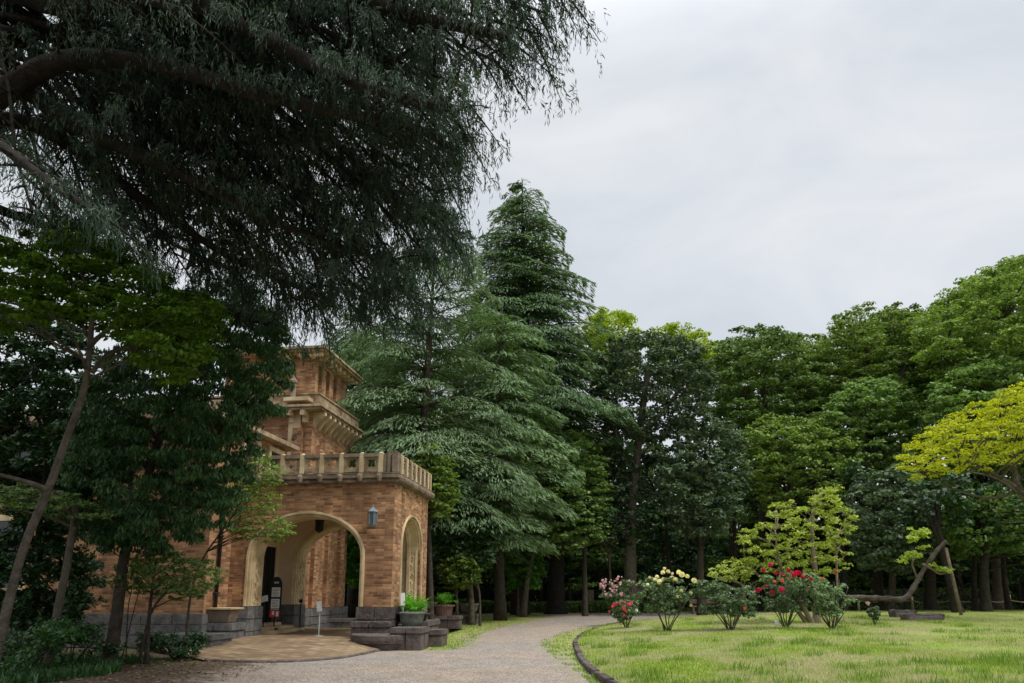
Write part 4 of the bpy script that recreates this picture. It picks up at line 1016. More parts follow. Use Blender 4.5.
hero('layered_tree', 'tall green tree with flat leafy tiers left of centre of the wood', 'tree',
     [(708, 350), (735, 324), (770, 320), (800, 330), (822, 352), (826, 410), (820, 455), (770, 470), (725, 460), (706, 410)], 53, 18, LF, 'l_mid2',
     [([(765, 612), (762, 540), (768, 450), (762, 380)], 6, 2.5), ([(766, 460), (745, 400), (735, 360)], 3, 1.3), ([(766, 450), (795, 400), (805, 360)], 3, 1.3)], 'bark', .40, .85, seed=37, group=FAR, nsub=13, subr=.33)
hero('layered_tree', 'tall green tree with rounded top in the middle of the right skyline', 'tree',
     [(806, 350), (826, 320), (855, 301), (890, 299), (922, 306), (945, 345), (935, 410), (900, 430), (850, 430), (815, 410)], 56, 19, LF, 'l_mid',
     [([(872, 612), (872, 500), (868, 430), (866, 350)], 6, 2.5), ([(870, 430), (900, 380), (912, 340)], 3, 1.3)], 'bark', .40, .85, seed=38, group=FAR, nsub=13, subr=.33)
hero('layered_tree', 'highest leafy tree at the right edge, sloping up out of the frame', 'tree',
     [(905, 318), (935, 290), (975, 268), (1005, 250), (1060, 238), (1120, 240), (1130, 400), (1040, 420), (960, 410), (915, 370)], 50, 21, LF, 'l_mid',
     [([(1040, 612), (1035, 500), (1010, 400), (1000, 320)], 8, 3), ([(1020, 430), (965, 370), (940, 330)], 4, 1.5), ([(1015, 400), (1060, 330), (1070, 290)], 4, 1.5)], 'bark', .40, .85, seed=39, group=FAR, nsub=13, subr=.33)
hero('layered_tree', 'dense mid-height tree below the rounded tree top, right of the lime sapling', 'tree',
     [(822, 400), (850, 375), (890, 372), (925, 395), (935, 440), (915, 475), (870, 480), (830, 465), (815, 430)], 49, 16, LF, 'l_mid2',
     [([(880, 612), (876, 540), (872, 440)], 5, 2)], 'bark', .40, .85, seed=40, group=FAR, nsub=13, subr=.33)
hero('layered_tree', 'dark tree with flat tiers behind the yellow-topped tree', 'tree',
     [(915, 400), (950, 362), (1000, 350), (1050, 355), (1110, 380), (1110, 460), (1040, 480), (960, 480), (920, 450)], 46, 18, LF, 'l_mid2',
     [([(1000, 612), (996, 540), (990, 430)], 6, 2)], 'bark', .40, .85, seed=41, group=FAR, nsub=13, subr=.33)
hero('layered_tree', 'green tree with spreading low tiers behind the lime tree', 'tree',
     [(735, 430), (770, 410), (820, 415), (860, 440), (865, 490), (835, 520), (780, 525), (740, 505), (728, 465)], 47, 16, LF, 'l_mid',
     [([(790, 612), (788, 540), (792, 460)], 4, 2)], 'bark', .40, .85, seed=42, group=FAR, nsub=13, subr=.33)
hero('round_tree', 'round grey-green bushy tree between the lime tree and the leaning trunk', 'tree',
     [(843, 500), (860, 472), (890, 460), (918, 466), (938, 490), (945, 530), (935, 562), (900, 580), (862, 575), (845, 545)], 41, 13, LF, 'l_oak',
     [([(893, 612), (892, 570), (893, 510)], 4, 2)], 'bark', .65, .9, seed=43, group=FAR)
hero('young_maple', 'bright green layered maple right of the tall cedar', 'maple',
     [[(495, 455), (530, 430), (575, 425), (605, 445), (612, 490), (608, 540), (570, 560), (530, 560), (500, 530)]], 42, 12, (.26, .17), 'l_mid2',
     [([(523, 612), (528, 575), (536, 545), (548, 500)], 3.2, 1.5)], 'barkmid', .28, .8, seed=44, group=FAR, dens=1.1)
hero('young_tree', 'small bright green tree at the left end of the iron fence', 'tree',
     [(492, 552), (512, 545), (540, 552), (548, 575), (540, 594), (505, 596), (490, 580)], 43, 9, (.22, .15), 'l_bright',
     [([(518, 612), (518, 590), (518, 565)], 1.5, .8)], 'barkmid', .6, .7, seed=45, group=FAR)
hero('young_tree', 'small tree with yellowish leaf tips beside the far stone bowl', 'tree',
     [(436, 566), (450, 552), (466, 552), (482, 566), (486, 584), (466, 592), (446, 590)], 33, 7, (.2, .12), 'l_mid',
     [([(457, 618), (457, 600), (454, 570)], 1.7, .8), ([(480, 618), (479, 590), (470, 570)], 1.2, .6)], 'barkmid', .4, .13, seed=46, group=FAR)
hero('laurel_tree', 'glossy dark laurel filling the gap right of the porch corner', 'tree',
     [(428, 500), (450, 480), (480, 490), (500, 520), (498, 570), (470, 585), (436, 570)], 34, 11, (.22, .13), 'l_dark',
     [([(472, 616), (470, 580), (462, 530)], 3, 1.5)], 'barkmid', .6, .7, seed=47, group=FAR)
hero('broadleaf_tree', 'fresh green broadleaf tree rising behind the porch balustrade corner', 'tree',
     [(412, 462), (424, 440), (440, 444), (456, 466), (460, 500), (448, 526), (428, 520), (416, 490)], 29.3, 9, (.18, .11), 'l_mid',
     [([(432, 612), (430, 560), (428, 490)], 3, 1.5)], 'bark', .4, .32, seed=48, group=FAR)
hero('broadleaf_tree', 'green tree seen through the porch arch', 'tree',
     [(330, 500), (360, 480), (385, 500), (385, 590), (350, 596), (330, 560)], 38, 11, (.26, .17), 'l_bright',
     [([(362, 612), (360, 560), (360, 520)], 3, 1.5)], 'bark', .5, .6, seed=49, group=FAR)
# lime trees of the lawn
def ypt(px, py, Y): return (px, py)
hero('lime_tree', 'large lime-yellow tree with flat tiers at the right edge', 'tree',
     [[(894, 466), (900, 448), (925, 425), (955, 408), (985, 394), (1024, 378), (1080, 372), (1130, 400), (1135, 450), (1080, 470), (1020, 470), (960, 480), (915, 485)]], 29, 13, (.12, .07), 'l_lime',
     [([(1110, 640), (1085, 570), (1050, 520), (1018, 490), (985, 470), (955, 455)], 6, 1.4), ([(1050, 520), (1060, 470), (1050, 430)], 3, 1), ([(1018, 490), (990, 498), (950, 488), (925, 474)], 1.6, .6), ([(1030, 505), (1000, 480), (960, 470)], 1.5, .5), ([(1018, 490), (1010, 450), (1000, 425)], 3, 1)],
     'barkmid', .42, .55, seed=51, depth=2.4, nlimb=70, nsub=10, subr=.34)
hero('wood_tree', 'dark green low tree under the yellow-topped tree, round the thick trunks', 'tree',
     [(935, 500), (960, 485), (1010, 490), (1060, 500), (1090, 540), (1050, 572), (1000, 560), (960, 565), (938, 545)], 40, 13, LF, 'l_mid2', [([(975, 612), (974, 575), (976, 530)], 3, 1.5)], 'barkdark', .5, .7, seed=71, group=FAR)
hero('lime_tree', 'lime-yellow multi-stemmed tree behind the red roses', 'tree',
     [[(738, 552), (733, 532), (760, 522), (775, 500), (800, 500), (815, 486), (838, 484), (848, 505), (862, 522), (850, 545), (850, 575), (815, 590), (770, 588), (745, 575)],
      [(704, 578), (715, 562), (735, 555), (755, 560), (755, 580), (730, 588)]], 28, 9, (.14, .08), 'l_lime2',
     [([(816, 618), (816, 580), (812, 540), (814, 505), (822, 492)], 3.4, 1), ([(812, 612), (795, 590), (780, 565), (775, 530)], 2.6, .8), ([(808, 612), (785, 596), (758, 575), (745, 560)], 2.2, .7), ([(837, 618), (837, 585), (836, 540)], 1.6, .8), ([(733, 612), (745, 590), (730, 580), (715, 578)], 1.6, .6)],
     'barkpale', .55, .34, seed=52, depth=1.2, nlimb=50, dens=.72, nsub=7, subr=.46)
hero('wood_tree', 'wide green tree closing the skyline behind the tiered trees at centre right', 'tree',
     [(690, 350), (730, 336), (780, 330), (830, 330), (880, 312), (925, 306), (950, 330), (950, 420), (880, 450), (760, 450), (700, 420)], 63, 20, (.32, .2), 'l_mid',
     [([(800, 610), (800, 520), (805, 420)], 6, 3)], 'bark', .5, .8, seed=81, group=FAR)
hero('wood_tree', 'wide green tree behind the highest tree at the right edge', 'tree',
     [(900, 330), (940, 300), (985, 272), (1030, 256), (1090, 250), (1110, 330), (1060, 420), (960, 420), (905, 390)], 60, 20, (.32, .2), 'l_mid2',
     [([(990, 610), (992, 520), (1000, 420)], 6, 3)], 'bark', .5, .8, seed=82, group=FAR)
# background fill: deeper rows of wood, copies of four shapes
fills = []
specs = [(360, 60, 330), (430, 62, 380), (480, 58, 420), (555, 56, 400), (600, 63, 430), (650, 60, 420), (735, 62, 400), (800, 64, 380), (850, 66, 370), (930, 66, 350), (1000, 62, 340), (1070, 60, 330), (320, 55, 380), (270, 58, 350), (1120, 52, 330),
         (470, 53, 500), (540, 54, 505), (600, 54, 500), (665, 53, 495), (735, 52, 500), (790, 54, 505), (850, 53, 500), (900, 55, 510), (960, 52, 470), (1020, 51, 480), (1085, 48, 470), (400, 50, 480), (345, 48, 520)]
protos = []
LBL = ['deep wood tree %s']
near = ['far behind the mansion tower', 'behind the pale blue cedar', 'behind the tall cedar trunk', 'behind the young maple', 'behind the pink roses', 'behind the grey oak trunk', 'behind the yellow roses and grey oak', 'behind the left tiered tree', 'behind the tree of the middle skyline',
        'behind the round grey-green tree crown', 'behind the yellow-topped tree', 'at the far right edge of the wood', 'hidden mostly by the tower', 'behind the mansion left part', 'beyond the right picture edge',
        'low, filling the wood left of the tall cedar', 'low, under the young maple', 'low, between maple and grey oak', 'low, right of the bare oak trunk', 'low, left of the lime tree', 'low, behind the lime tree stems', 'low, right behind the lime tree', 'low, above the fallen trunk',
        'low, left of the dark trunks at right', 'low, behind the dark trunks at right', 'low, at the right frame edge', 'low, behind the porch side arch', 'low, seen through the front arch']
def proto(seed, H, Rc, lmat, flat):
    rr = random.Random(seed); cl = []
    for _ in range(46):
        t = rr.uniform(.22, 1); a = rr.uniform(0, 2 * math.pi); r = Rc * math.sin(min(1, (1.06 - t) * 1.5 + .1) * math.pi / 2) * rr.uniform(.35, .95)
        cr_ = Rc * rr.uniform(.22, .34); cl.append((r * math.cos(a), r * math.sin(a), H * t - cr_ * flat, cr_, cr_ * flat))
    root = empty('wood_tree', (0, 0, 0)); mb = MB()
    q = stem_tube(mb, [(0, 0, -.3), (.2, .1, H * .3), (-.1, .2, H * .6), (.1, 0, H * .85)], .32, .09)
    for c in rr.sample(cl, 16):
        low = q[q[:, 2] < c[2] * .8]; i = int(np.argmin(np.linalg.norm(low - np.array(c[:3]), axis=1))) if len(low) else 0
        limb(mb, (low if len(low) else q)[i], c[:3], .11, .04, .06)
    mb.build('trunk', M['bark'], root, smooth=True, uv=False)
    link('crown', leaf_mesh('crown', clump_leaves(cl, (.42, .28), .6, 0, 8, .42)), M[lmat], root)
    return root
PR = [proto(101, 18, 5.2, 'l_mid2', .55), proto(102, 18, 5.6, 'l_dark', .7), proto(103, 18, 5.0, 'l_mid2', .45), proto(104, 18, 5.4, 'l_mid', .55)]
used = set()
for i, (px, Y, py) in enumerate(specs):
    k = (i * 7 + 1) % 4 if i < 15 else [1, 0, 1, 2][i % 4]
    r_ = PR[k] if k not in used else copy_tree(PR[k]); used.add(k)
    x, y = at_px(px, Y); gz = height(x, y); h = P(px, py, Y).z - gz; sc = h / 18
    r_.location = (x, y, gz - .1); r_.scale = (max(.62, sc) * rnd.uniform(.9, 1.1),) * 2 + (sc,); r_.rotation_euler = (0, 0, rnd.uniform(0, 6.28))
    tag(r_, 'dark green wood tree ' + near[i], 'tree', FAR)
# bare trunks standing in the shade
TR = [(478, 44, 3.2, 6.0, 'l', 'dim trunk left of the young maple under the tall cedar'), (556, 46, 9, 8.0, 'b', 'broad dark trunk of a tree right of the young maple'), (585, 43, 3.0, 5.0, 'l', 'short dim trunk left of the fence post'),
      (612, 45, 1.6, 4.5, 'p', 'thin pale crooked trunk beside the fence post'), (957, 38, 5, 5, 'b', 'thick dark trunk right of the leaning dead trunk'), (985, 39, 5, 5, 'b', 'thick brownish trunk near the right bamboo stake'),
      (930, 43, 6, 4.5, 'm', 'brown trunk base behind the leaning dead trunk'), (1008, 43, 3, 5, 'b', 'slim dark trunk at the right of the wood'), (880, 44, 4, 7, 'b', 'dark trunk under the round grey-green tree'), (846, 46, 3, 7, 'b', 'dark slim trunk right of the lime tree'),
      (672, 47, 2.5, 8, 'b', 'slim trunk right of the bare oak trunk'), (735, 47, 2.5, 7, 'b', 'slim dark trunk left of the lime tree')]
for i, (px, Y, rp, hh, bk, lb) in enumerate(TR):
    x, y = at_px(px, Y); m_ = mpp(px, 600, Y); gz = height(x, y); root = empty('tree', (x, y, gz), label=lb, cat='tree', group=FAR)
    mb = MB(); dx = rnd.uniform(-.6, .6); stem_tube(mb, [(0, 0, -.2), (dx * .3, .1, hh * .35), (dx * .8, 0, hh * .7), (dx, .1, hh)], rp * m_, rp * m_ * .55)
    top = np.array([dx, .1, hh])
    for k in range(5): limb(mb, top - np.array([0, 0, rnd.uniform(0, 2)]), top + np.array([rnd.uniform(-1.8, 1.8), rnd.uniform(-1.5, 1.5), rnd.uniform(.2, 1.6)]), rp * m_ * .4, .03, .1)
    mb.build('trunk', M[{'b': 'barkdark', 'm': 'bark', 'p': 'barkmid', 'l': 'bark'}[bk]], root, smooth=True, uv=False)
    cl = [(top[0] + rnd.uniform(-1.8, 1.8), rnd.uniform(-1.5, 1.5), hh + rnd.uniform(-.6, 1.8), rnd.uniform(.7, 1.1), .5) for _ in range(9)]
    link('crown', leaf_mesh('crown', clump_leaves(cl, (.3, .2), .8)), M['l_dark'], root)

# far-off wood closing the horizon
def mass(name, label, boxes, leaf, lmat, n, kind='stuff', cat=None):
    pts = []
    for (x0, x1, y0, y1, h0, h1) in boxes:
        k = int(n / len(boxes)); x = rg.uniform(x0, x1, k); y = rg.uniform(y0, y1, k)
        hh = h0 + (h1 - h0) * (.5 + .5 * np.sin(x * .35 + y * .2) * np.cos(x * .13 + 1)); z = base_h(x, y) + hh * rg.random(k) ** .6
        pts.append(np.stack([x, y, z], 1))
    c = np.concatenate(pts); nrm = unit(rg.normal(size=c.shape) + np.array([0, -.6, .5])); d = rsph(len(c)); k = rg.uniform(.7, 1.3, len(c))
    o = link(name, leaf_mesh(name, leaf_arrays(c, d, nrm, leaf[0] * k, leaf[1] * k)), M[lmat]); tag(o, label, cat, None, kind); return o
mass('far_wood', 'dark mass of the wood beyond the fence', [(-60, 90, 68, 76, 13, 18), (-60, 90, 66, 72, 6, 9), (-60, -8, 44, 50, 3, 6), (64, 74, 10, 68, 9, 15)], (.8, .55), 'l_dark', 130000, cat='wood')
mass('undergrowth', 'dark undergrowth filling the wood behind the fence', [(-12, 48, 54, 64, 2.2, 5.2), (-12, 48, 57, 62, 3, 6)], (.4, .26), 'l_dark', 80000, cat='undergrowth')
mass('undergrowth', 'low shrubs and saplings along the foot of the wood behind the lawn', [(9, 44, 51.6, 54, .9, 2.0), (9, 44, 52.5, 55, .6, 1.6)], (.26, .16), 'l_mid2', 30000, cat='undergrowth')
mass('ground_cover', 'low green ground cover along the edge of the wood', [(-3.5, 11, 47.6, 49.8, .45, .9)], (.2, .14), 'l_mid2', 16000, cat='ground cover')
mass('ground_cover', 'low weeds at the far edge of the lawn', [(9, 42, 50.5, 53, .15, .5), (4, 12, 50, 52, .2, .7)], (.22, .12), 'l_mid2', 12000, cat='ground cover')

# iron fence in sections with posts
def fence(label, x0, x1, y, h=1.35):
    t = empty('iron_fence', (x0, y, height(x0, y)), label=label, cat='fence', group='iron fence along the wood'); L_ = x1 - x0
    m = MB(); [m.box((0, -.02, z), (L_, .02, z + .05)) for z in (.2, h - .2)]; m.build('rail', M['dark'], t)
    m = MB(); n = int(L_ / .16)
    for i in range(n): m.box((i * .16, -.012, .0), (i * .16 + .024, .012, h + (.08 if i % 2 else 0)))
    m.build('picket', M['dark'], t)
    for xx in (0, L_): m = MB(); m.box((xx - .05, -.05, 0), (xx + .05, .05, h + .12)); m.build('post', M['dark'], t)
seg = [-8, -4, 0, 4, 8.2, 12.4, 17, 22, 27, 32]
fl = ['at its left end behind the porch corner', 'left of the small bright tree', 'behind the small bright tree', 'between the broad trunk and the fence pillar', 'right of the brown pillar', 'behind the yellow roses', 'behind the lime tree', 'behind the fallen trunk', 'behind the dark trunks at the right']
for i in range(9): fence('black iron picket fence section ' + fl[i], seg[i] + .06, seg[i + 1] - .06, 50.6)
def pillar(px, Y, w, h, label):
    x, y = at_px(px, Y); t = empty('fence_pillar', (x, y, height(x, y)), label=label, cat='pillar', group='brown fence pillars')
    m = MB(); m.box((-w / 2, -w / 2, -.05), (w / 2, w / 2, h)); m.build('shaft', M['wood'], t, bevel=.03); m = MB(); m.box((-w / 2 - .03, -w / 2 - .03, h + .003), (w / 2 + .03, w / 2 + .03, h + .08)); m.build('cap', M['wood'], t, bevel=.02)
pillar(590, 50.2, .5, 1.35, 'brown fence pillar with two slim trunks beside it, nearer the cedar'); pillar(639, 50, .5, 1.5, 'brown fence pillar just left of the pink roses')
# low rope fence: bamboo stakes and rope
stk = [(858, 1), (912, 1.0), (928, 1.5), (952, 1.0), (985, 1.6), (1009, 1.1), (1040, 1.1)]
pp = []
for i, (px, h) in enumerate(stk):
    p = G(px, 607.5 if h < 1.4 else 609); Y = min(p.y, 44); x, y = at_px(px, Y); g = height(x, y); hh = h * .85
    lb = ['stake left by the fallen trunk', 'stake under the bent dead trunk', 'taller stake right of the bent dead trunk', 'stake between leaning prop and brown trunk', 'tallest pale stake at the right part of the lawn', 'stake near the right edge', 'stake beyond the right edge'][i]
    m = MB(); m.tube([(0, 0, -.1), (rnd.uniform(-.08, .08), 0, hh)], .07, 8); o = m.build('bamboo_stake', M['bamboo'], smooth=True, loc=(x, y, g)); tag(o, 'bamboo ' + lb, 'stake', 'stakes of the rope fence'); pp.append((x, y, g + .62))
m = MB(); pth = []
for a, b in zip(pp[:-1], pp[1:]):
    for k in range(6): t = k / 6; pth.append((a[0] + (b[0] - a[0]) * t, a[1] + (b[1] - a[1]) * t - .06, a[2] + (b[2] - a[2]) * t - .12 * math.sin(math.pi * t)))
m.tube(pth, .022, 6); o = m.build('rope', M['wood'], smooth=True); tag(o, 'low rope strung between the bamboo stakes', 'rope')
# long wooden bar behind the lawn
p0 = P(690, 598, 46); p1 = P(728, 597, 46)
t = empty('wooden_bench', (p0.x, 46, height(p0.x, 46)), label='low brown wooden bench at the wood edge behind the yellow roses', cat='bench')
m = MB(); m.box((0, -.2, .42), (2.6, .2, .5)); m.build('seat', M['wood'], t, bevel=.01); m = MB(); m.box((0, .21, .62), (2.6, .25, .9)); m.build('backrest', M['wood'], t, bevel=.01)
for q in (.1, 2.4): m = MB(); m.box((q, -.18, 0), (q + .12, .25, .417)); m.build('leg', M['wood'], t)

# leaning dead trunk with fresh tufts, propped
YL = 33.0
root = empty('leaning_tree', tuple(P(905, 603, YL)), label='fallen grey trunk bent upward at the right, with lime leaf tufts', cat='tree')
rl = np.array(root.location)
def rp(px, py, dy=0): return np.array(P(px, py, YL + dy)) - rl
m = MB(); q = smooth_path([rp(846, 598, 1.2), rp(868, 598, .8), (rp(890, 599, .3)), rp(906, 598, 0), rp(916, 583, 0), rp(926, 566, 0), rp(936, 552, 0), rp(946, 541, 0)], 5)
mm = mpp(900, 600, YL); n_ = len(q); rad = [mm * (2.9 if i < n_ * .42 else 3.4 - 1.7 * (i / n_)) * (1 + .12 * math.sin(i * 2.1)) for i in range(n_)]
m.tube(q, rad, 12, .10); m.build('trunk', M['barkgrey'], root, smooth=True)
m = MB(); m.tube(smooth_path([rp(922, 564), rp(932, 569, -.2), (rp(940, 574, -.3)), rp(950, 571, -.3)], 4), [.07, .065, .06, .055, .05, .05, .045, .04, .04, .035, .03, .03, .03][:13], 7); m.tube([rp(918, 580), rp(912, 565, .1), rp(915, 550, .1)], .04, 6); m.build('limb', M['barkpale'], root, smooth=True)
cl = [(*rp(px, py, dy), r * mm * 1.35, r * mm * .75) for px, py, r, dy in ((918, 532, 8, 0), (926, 536, 7, .3), (912, 540, 6, -.3), (908, 556, 8, 0), (918, 557, 6, .3), (902, 562, 5, -.2), (924, 548, 5, .2), (941, 570, 5, -.3), (948, 572, 5, -.2), (934, 566, 4, -.3))]
link('crown', leaf_mesh('crown', clump_leaves(cl, (.16, .08), 1.0)), M['l_lime2'], root)
m = MB(); a = P(961, 613, YL - .3); b = P(946, 548, YL - .1); m.tube([(0, 0, -.1), tuple(np.array(b) - np.array(a))], [.07, .06], 8); o = m.build('wooden_prop', M['wood'], loc=a, smooth=True); tag(o, 'slanting wooden pole propping the bent dead trunk', 'prop')
# stump and flat stones
for (px, py, w, d, h, lb) in ((903, 617, 1.1, .7, .30, 'rough stone at the left of the pair lying on the lawn'), (922, 620, 1.7, .8, .26, 'flat dark stone at the right of the pair lying on the lawn')):
    p = G(px, py); bm = bmesh.new(); bmesh.ops.create_icosphere(bm, subdivisions=3, radius=1)
    for v in bm.verts:
        k = 1 + .12 * math.sin(v.co.x * 5 + px) + .1 * math.cos(v.co.y * 6 + v.co.z * 4); v.co = Vector((np.sign(v.co.x) * abs(v.co.x) ** .7 * w / 2 * k, np.sign(v.co.y) * abs(v.co.y) ** .7 * d / 2 * k, np.sign(v.co.z) * abs(v.co.z) ** .5 * h * k))
    me = bpy.data.meshes.new('flat_stone'); bm.to_mesh(me); bm.free(); o = link('flat_stone', me, M['oya'], loc=(p.x, p.y, p.z + .02)); tag(o, lb, 'stone')

# ================================================================== ROSES
def flower_mesh(r, seed):
    rr = random.Random(seed); vs = []; fs = []
    for ring, (n, rad, up, sz) in enumerate(((6, .42, .0, .42), (5, .34, .28, .36), (5, .22, .5, .28), (3, .08, .62, .2))):
        for k in range(n):
            a = 2 * math.pi * (k + .5 * ring) / n + rr.uniform(-.2, .2); o = Vector((math.cos(a), math.sin(a), 0)); s_ = Vector((-math.sin(a), math.cos(a), 0))
            c = o * rad * r; z = up * r; w = sz * r; b = len(vs)
            vs += [tuple(c * .3 + Vector((0, 0, z - .25 * r))), tuple(c + s_ * w + Vector((0, 0, z))), tuple(c * 1.5 + s_ * w * .5 + Vector((0, 0, z + .25 * r))), tuple(c * 1.5 - s_ * w * .5 + Vector((0, 0, z + .22 * r))), tuple(c - s_ * w + Vector((0, 0, z)))]
            fs += [(b, b + 1, b + 2), (b, b + 2, b + 3), (b, b + 3, b + 4)]
    me = bpy.data.meshes.new('flower'); me.from_pydata(vs, [], fs); return me
FM = [flower_mesh(.10, s) for s in range(3)]
FMC = {}
def rose(label, px, py, wpx, toppy, flowers, lcov=.85, nst=9, group='rose bushes on the lawn', bare=.30, lm='l_rose', fr=None):
    p = G(px, py); m_ = mpp(px, py, p.y); W_ = wpx * m_ / 2; H = P(px, toppy, p.y).z - p.z; rr = random.Random(int(px))
    t = empty('rose_bush', tuple(p), label=label, cat='rose bush', group=group); mb = MB(); tips = []
    for k in range(nst):
        a = 2 * math.pi * k / nst + rr.uniform(-.3, .3); r_ = W_ * rr.uniform(.5, 1.0); h = H * rr.uniform(.65, .98)
        b0 = (rr.uniform(-.08, .08), rr.uniform(-.08, .08), -.05); e_ = (r_ * math.cos(a), r_ * math.sin(a) * .8, h)
        mid = (e_[0] * .55, e_[1] * .55, h * .5); q = smooth_path([b0, (e_[0] * .25, e_[1] * .25, h * .2), mid, e_], 3); mb.tube(q, [.022 - .014 * i / (len(q) - 1) for i in range(len(q))], 5); tips.append(e_)
        for _ in range(2): e2 = (mid[0] + rr.uniform(-.3, .3), mid[1] + rr.uniform(-.3, .3), h * rr.uniform(.7, 1)); mb.tube([mid, e2], [.012, .006], 4); tips.append(e2)
    mb.build('stem', M['barkmid'], t, smooth=True, uv=False)
    cl = []
    for _ in range(int(52)):
        a = rr.uniform(0, 6.28); zf = rr.uniform(bare, .93); r_ = W_ * (.35 + .65 * math.sin(min(1, (zf - bare) / (1 - bare) * 1.3 + .15) * math.pi * .6)) * rr.uniform(.25, 1.0); cr_ = W_ * rr.uniform(.14, .26)
        cl.append((r_ * math.cos(a), r_ * math.sin(a) * .8, H * zf, cr_, cr_ * .8))
    link('foliage', leaf_mesh('foliage', clump_leaves(cl, (.085, .055), lcov, 0, 7, .45)), M[lm], t)
    for i, (fx, fy, s_, col) in enumerate(flowers):
        q = np.array(P(fx, fy, p.y - rr.uniform(.35, .95) * W_)) - np.array(p)
        key = (col, i % 3)
        if key not in FMC: me = FM[i % 3].copy(); me.materials.append(M['f_' + col]); FMC[key] = me
        o = bpy.data.objects.new('flower', FMC[key]); COL.objects.link(o); o.parent = t; o.location = q; o.scale = (s_ * 1.02,) * 3; o.rotation_euler = (rr.uniform(.3, 1.3), rr.uniform(-.5, .5), rr.uniform(0, 6.28))
def scat(n, x0, x1, y0, y1, s0, s1, col, sd_): rr = random.Random(sd_); return [(rr.uniform(x0, x1), rr.uniform(y0, y1), rr.uniform(s0, s1), col) for _ in range(n)]
rose('tall rose bush covered in pale pink blooms, leftmost at the back', 622, 623, 46, 580, scat(26, 600, 624, 577, 588, .6, 1.1, 'pink', 1) + scat(16, 604, 622, 588, 596, .6, 1, 'pink', 2) + [(629, 581, .8, 'pink'), (634, 582, .7, 'pink'), (640, 582, .8, 'pink'), (638, 584, .6, 'pink')], group=None)
rose('small rose bush with coral red blooms at the front left of the lawn', 626, 628, 32, 600, [(615, 605, 1.2, 'coral'), (619, 604, 1, 'coral'), (623, 609, 1.3, 'coral'), (625, 603, .8, 'coral'), (630, 605, 1.3, 'coral'), (632, 603, .9, 'coral'), (609, 612, .7, 'coral'), (624, 616, .8, 'coral'), (627, 612, .7, 'coral'), (613, 607, .9, 'coral')], nst=6, lcov=.7)
rose('tall rose bush with creamy yellow blooms', 667, 631, 62, 574, [(665, 569, .9, 'cream'), (663, 573, 1.2, 'cream'), (668, 572, 1.1, 'cream'), (657, 577, 1, 'cream'), (660, 582, 1.4, 'cream'), (664, 580, 1.2, 'cream'), (672, 579, 1.4, 'cream'), (675, 580, 1.1, 'cream'), (679, 573, 1.3, 'cream'), (682, 575, 1.5, 'cream'), (687, 577, 1.2, 'cream'), (694, 581, 1.4, 'cream'), (648, 585, .9, 'cream'), (677, 597, .9, 'cream'), (681, 591, .9, 'cream'), (691, 606, .9, 'cream'), (655, 580, 1.0, 'cream'), (650, 578, .8, 'cream'), (691, 593, .8, 'cream'), (673, 574, .8, 'cream')], nst=10)
rose('wide green rose bush without open flowers, except one orange bud', 731, 630, 70, 581, [(745, 609, .9, 'rust')], nst=11, bare=.26)
rose('rose bush with large crimson blooms in front of the lime tree', 786, 629, 66, 572, [(771, 565, 1.2, 'crimson'), (764, 571, 1.2, 'crimson'), (788, 571, 1.2, 'crimson'), (776, 574, 1, 'crimson'), (781, 576, 1.5, 'crimson'), (785, 577, 1.1, 'crimson'), (794, 576, 1.4, 'crimson'), (799, 574, 1.5, 'crimson'), (796, 573, 1.1, 'crimson'), (807, 578, 1.4, 'crimson'), (811, 580, 1, 'crimson'), (773, 593, 1.2, 'crimson'), (782, 590, 1.4, 'crimson'), (766, 587, .9, 'crimson'), (757, 591, 1.2, 'crimson'), (760, 590, 1.0, 'crimson'), (823, 579, .9, 'rust'), (775, 582, .9, 'rust'), (782, 581, .9, 'rust'), (836, 573, .9, 'crimson'), (789, 580, .8, 'crimson'), (803, 577, 1, 'crimson')], nst=10)
rose('grey-green rose bush without flowers, rightmost of the large ones', 832, 629, 56, 578, [(808, 588, .6, 'rust')], nst=10, bare=.26)
rose('thin single-stemmed rose with one pale pink bloom right of the big bushes', 875, 626, 13, 606, [(867, 604, 1.3, 'pink')], nst=3, lcov=.3)
# little plant labels
for i, (px, py, lb) in enumerate(((637, 622, 'small white plant label between the coral and yellow roses'), (777, 628, 'small white plant label at the foot of the crimson roses'))):
    p = G(px, py); t = empty('plant_label', tuple(p), label=lb, cat='plant label'); m = MB(); m.box((-.012, -.01, 0), (.012, .01, .42 if i == 0 else .12)); m.build('stake', M['steel'], t); m = MB(); m.box((-.06, -.03, 0), (.06, -.012, .16)); o = m.build('plate', M['white'], t); o.location = (0, 0, .40 if i == 0 else .1); o.rotation_euler = (-.4, 0, 0)

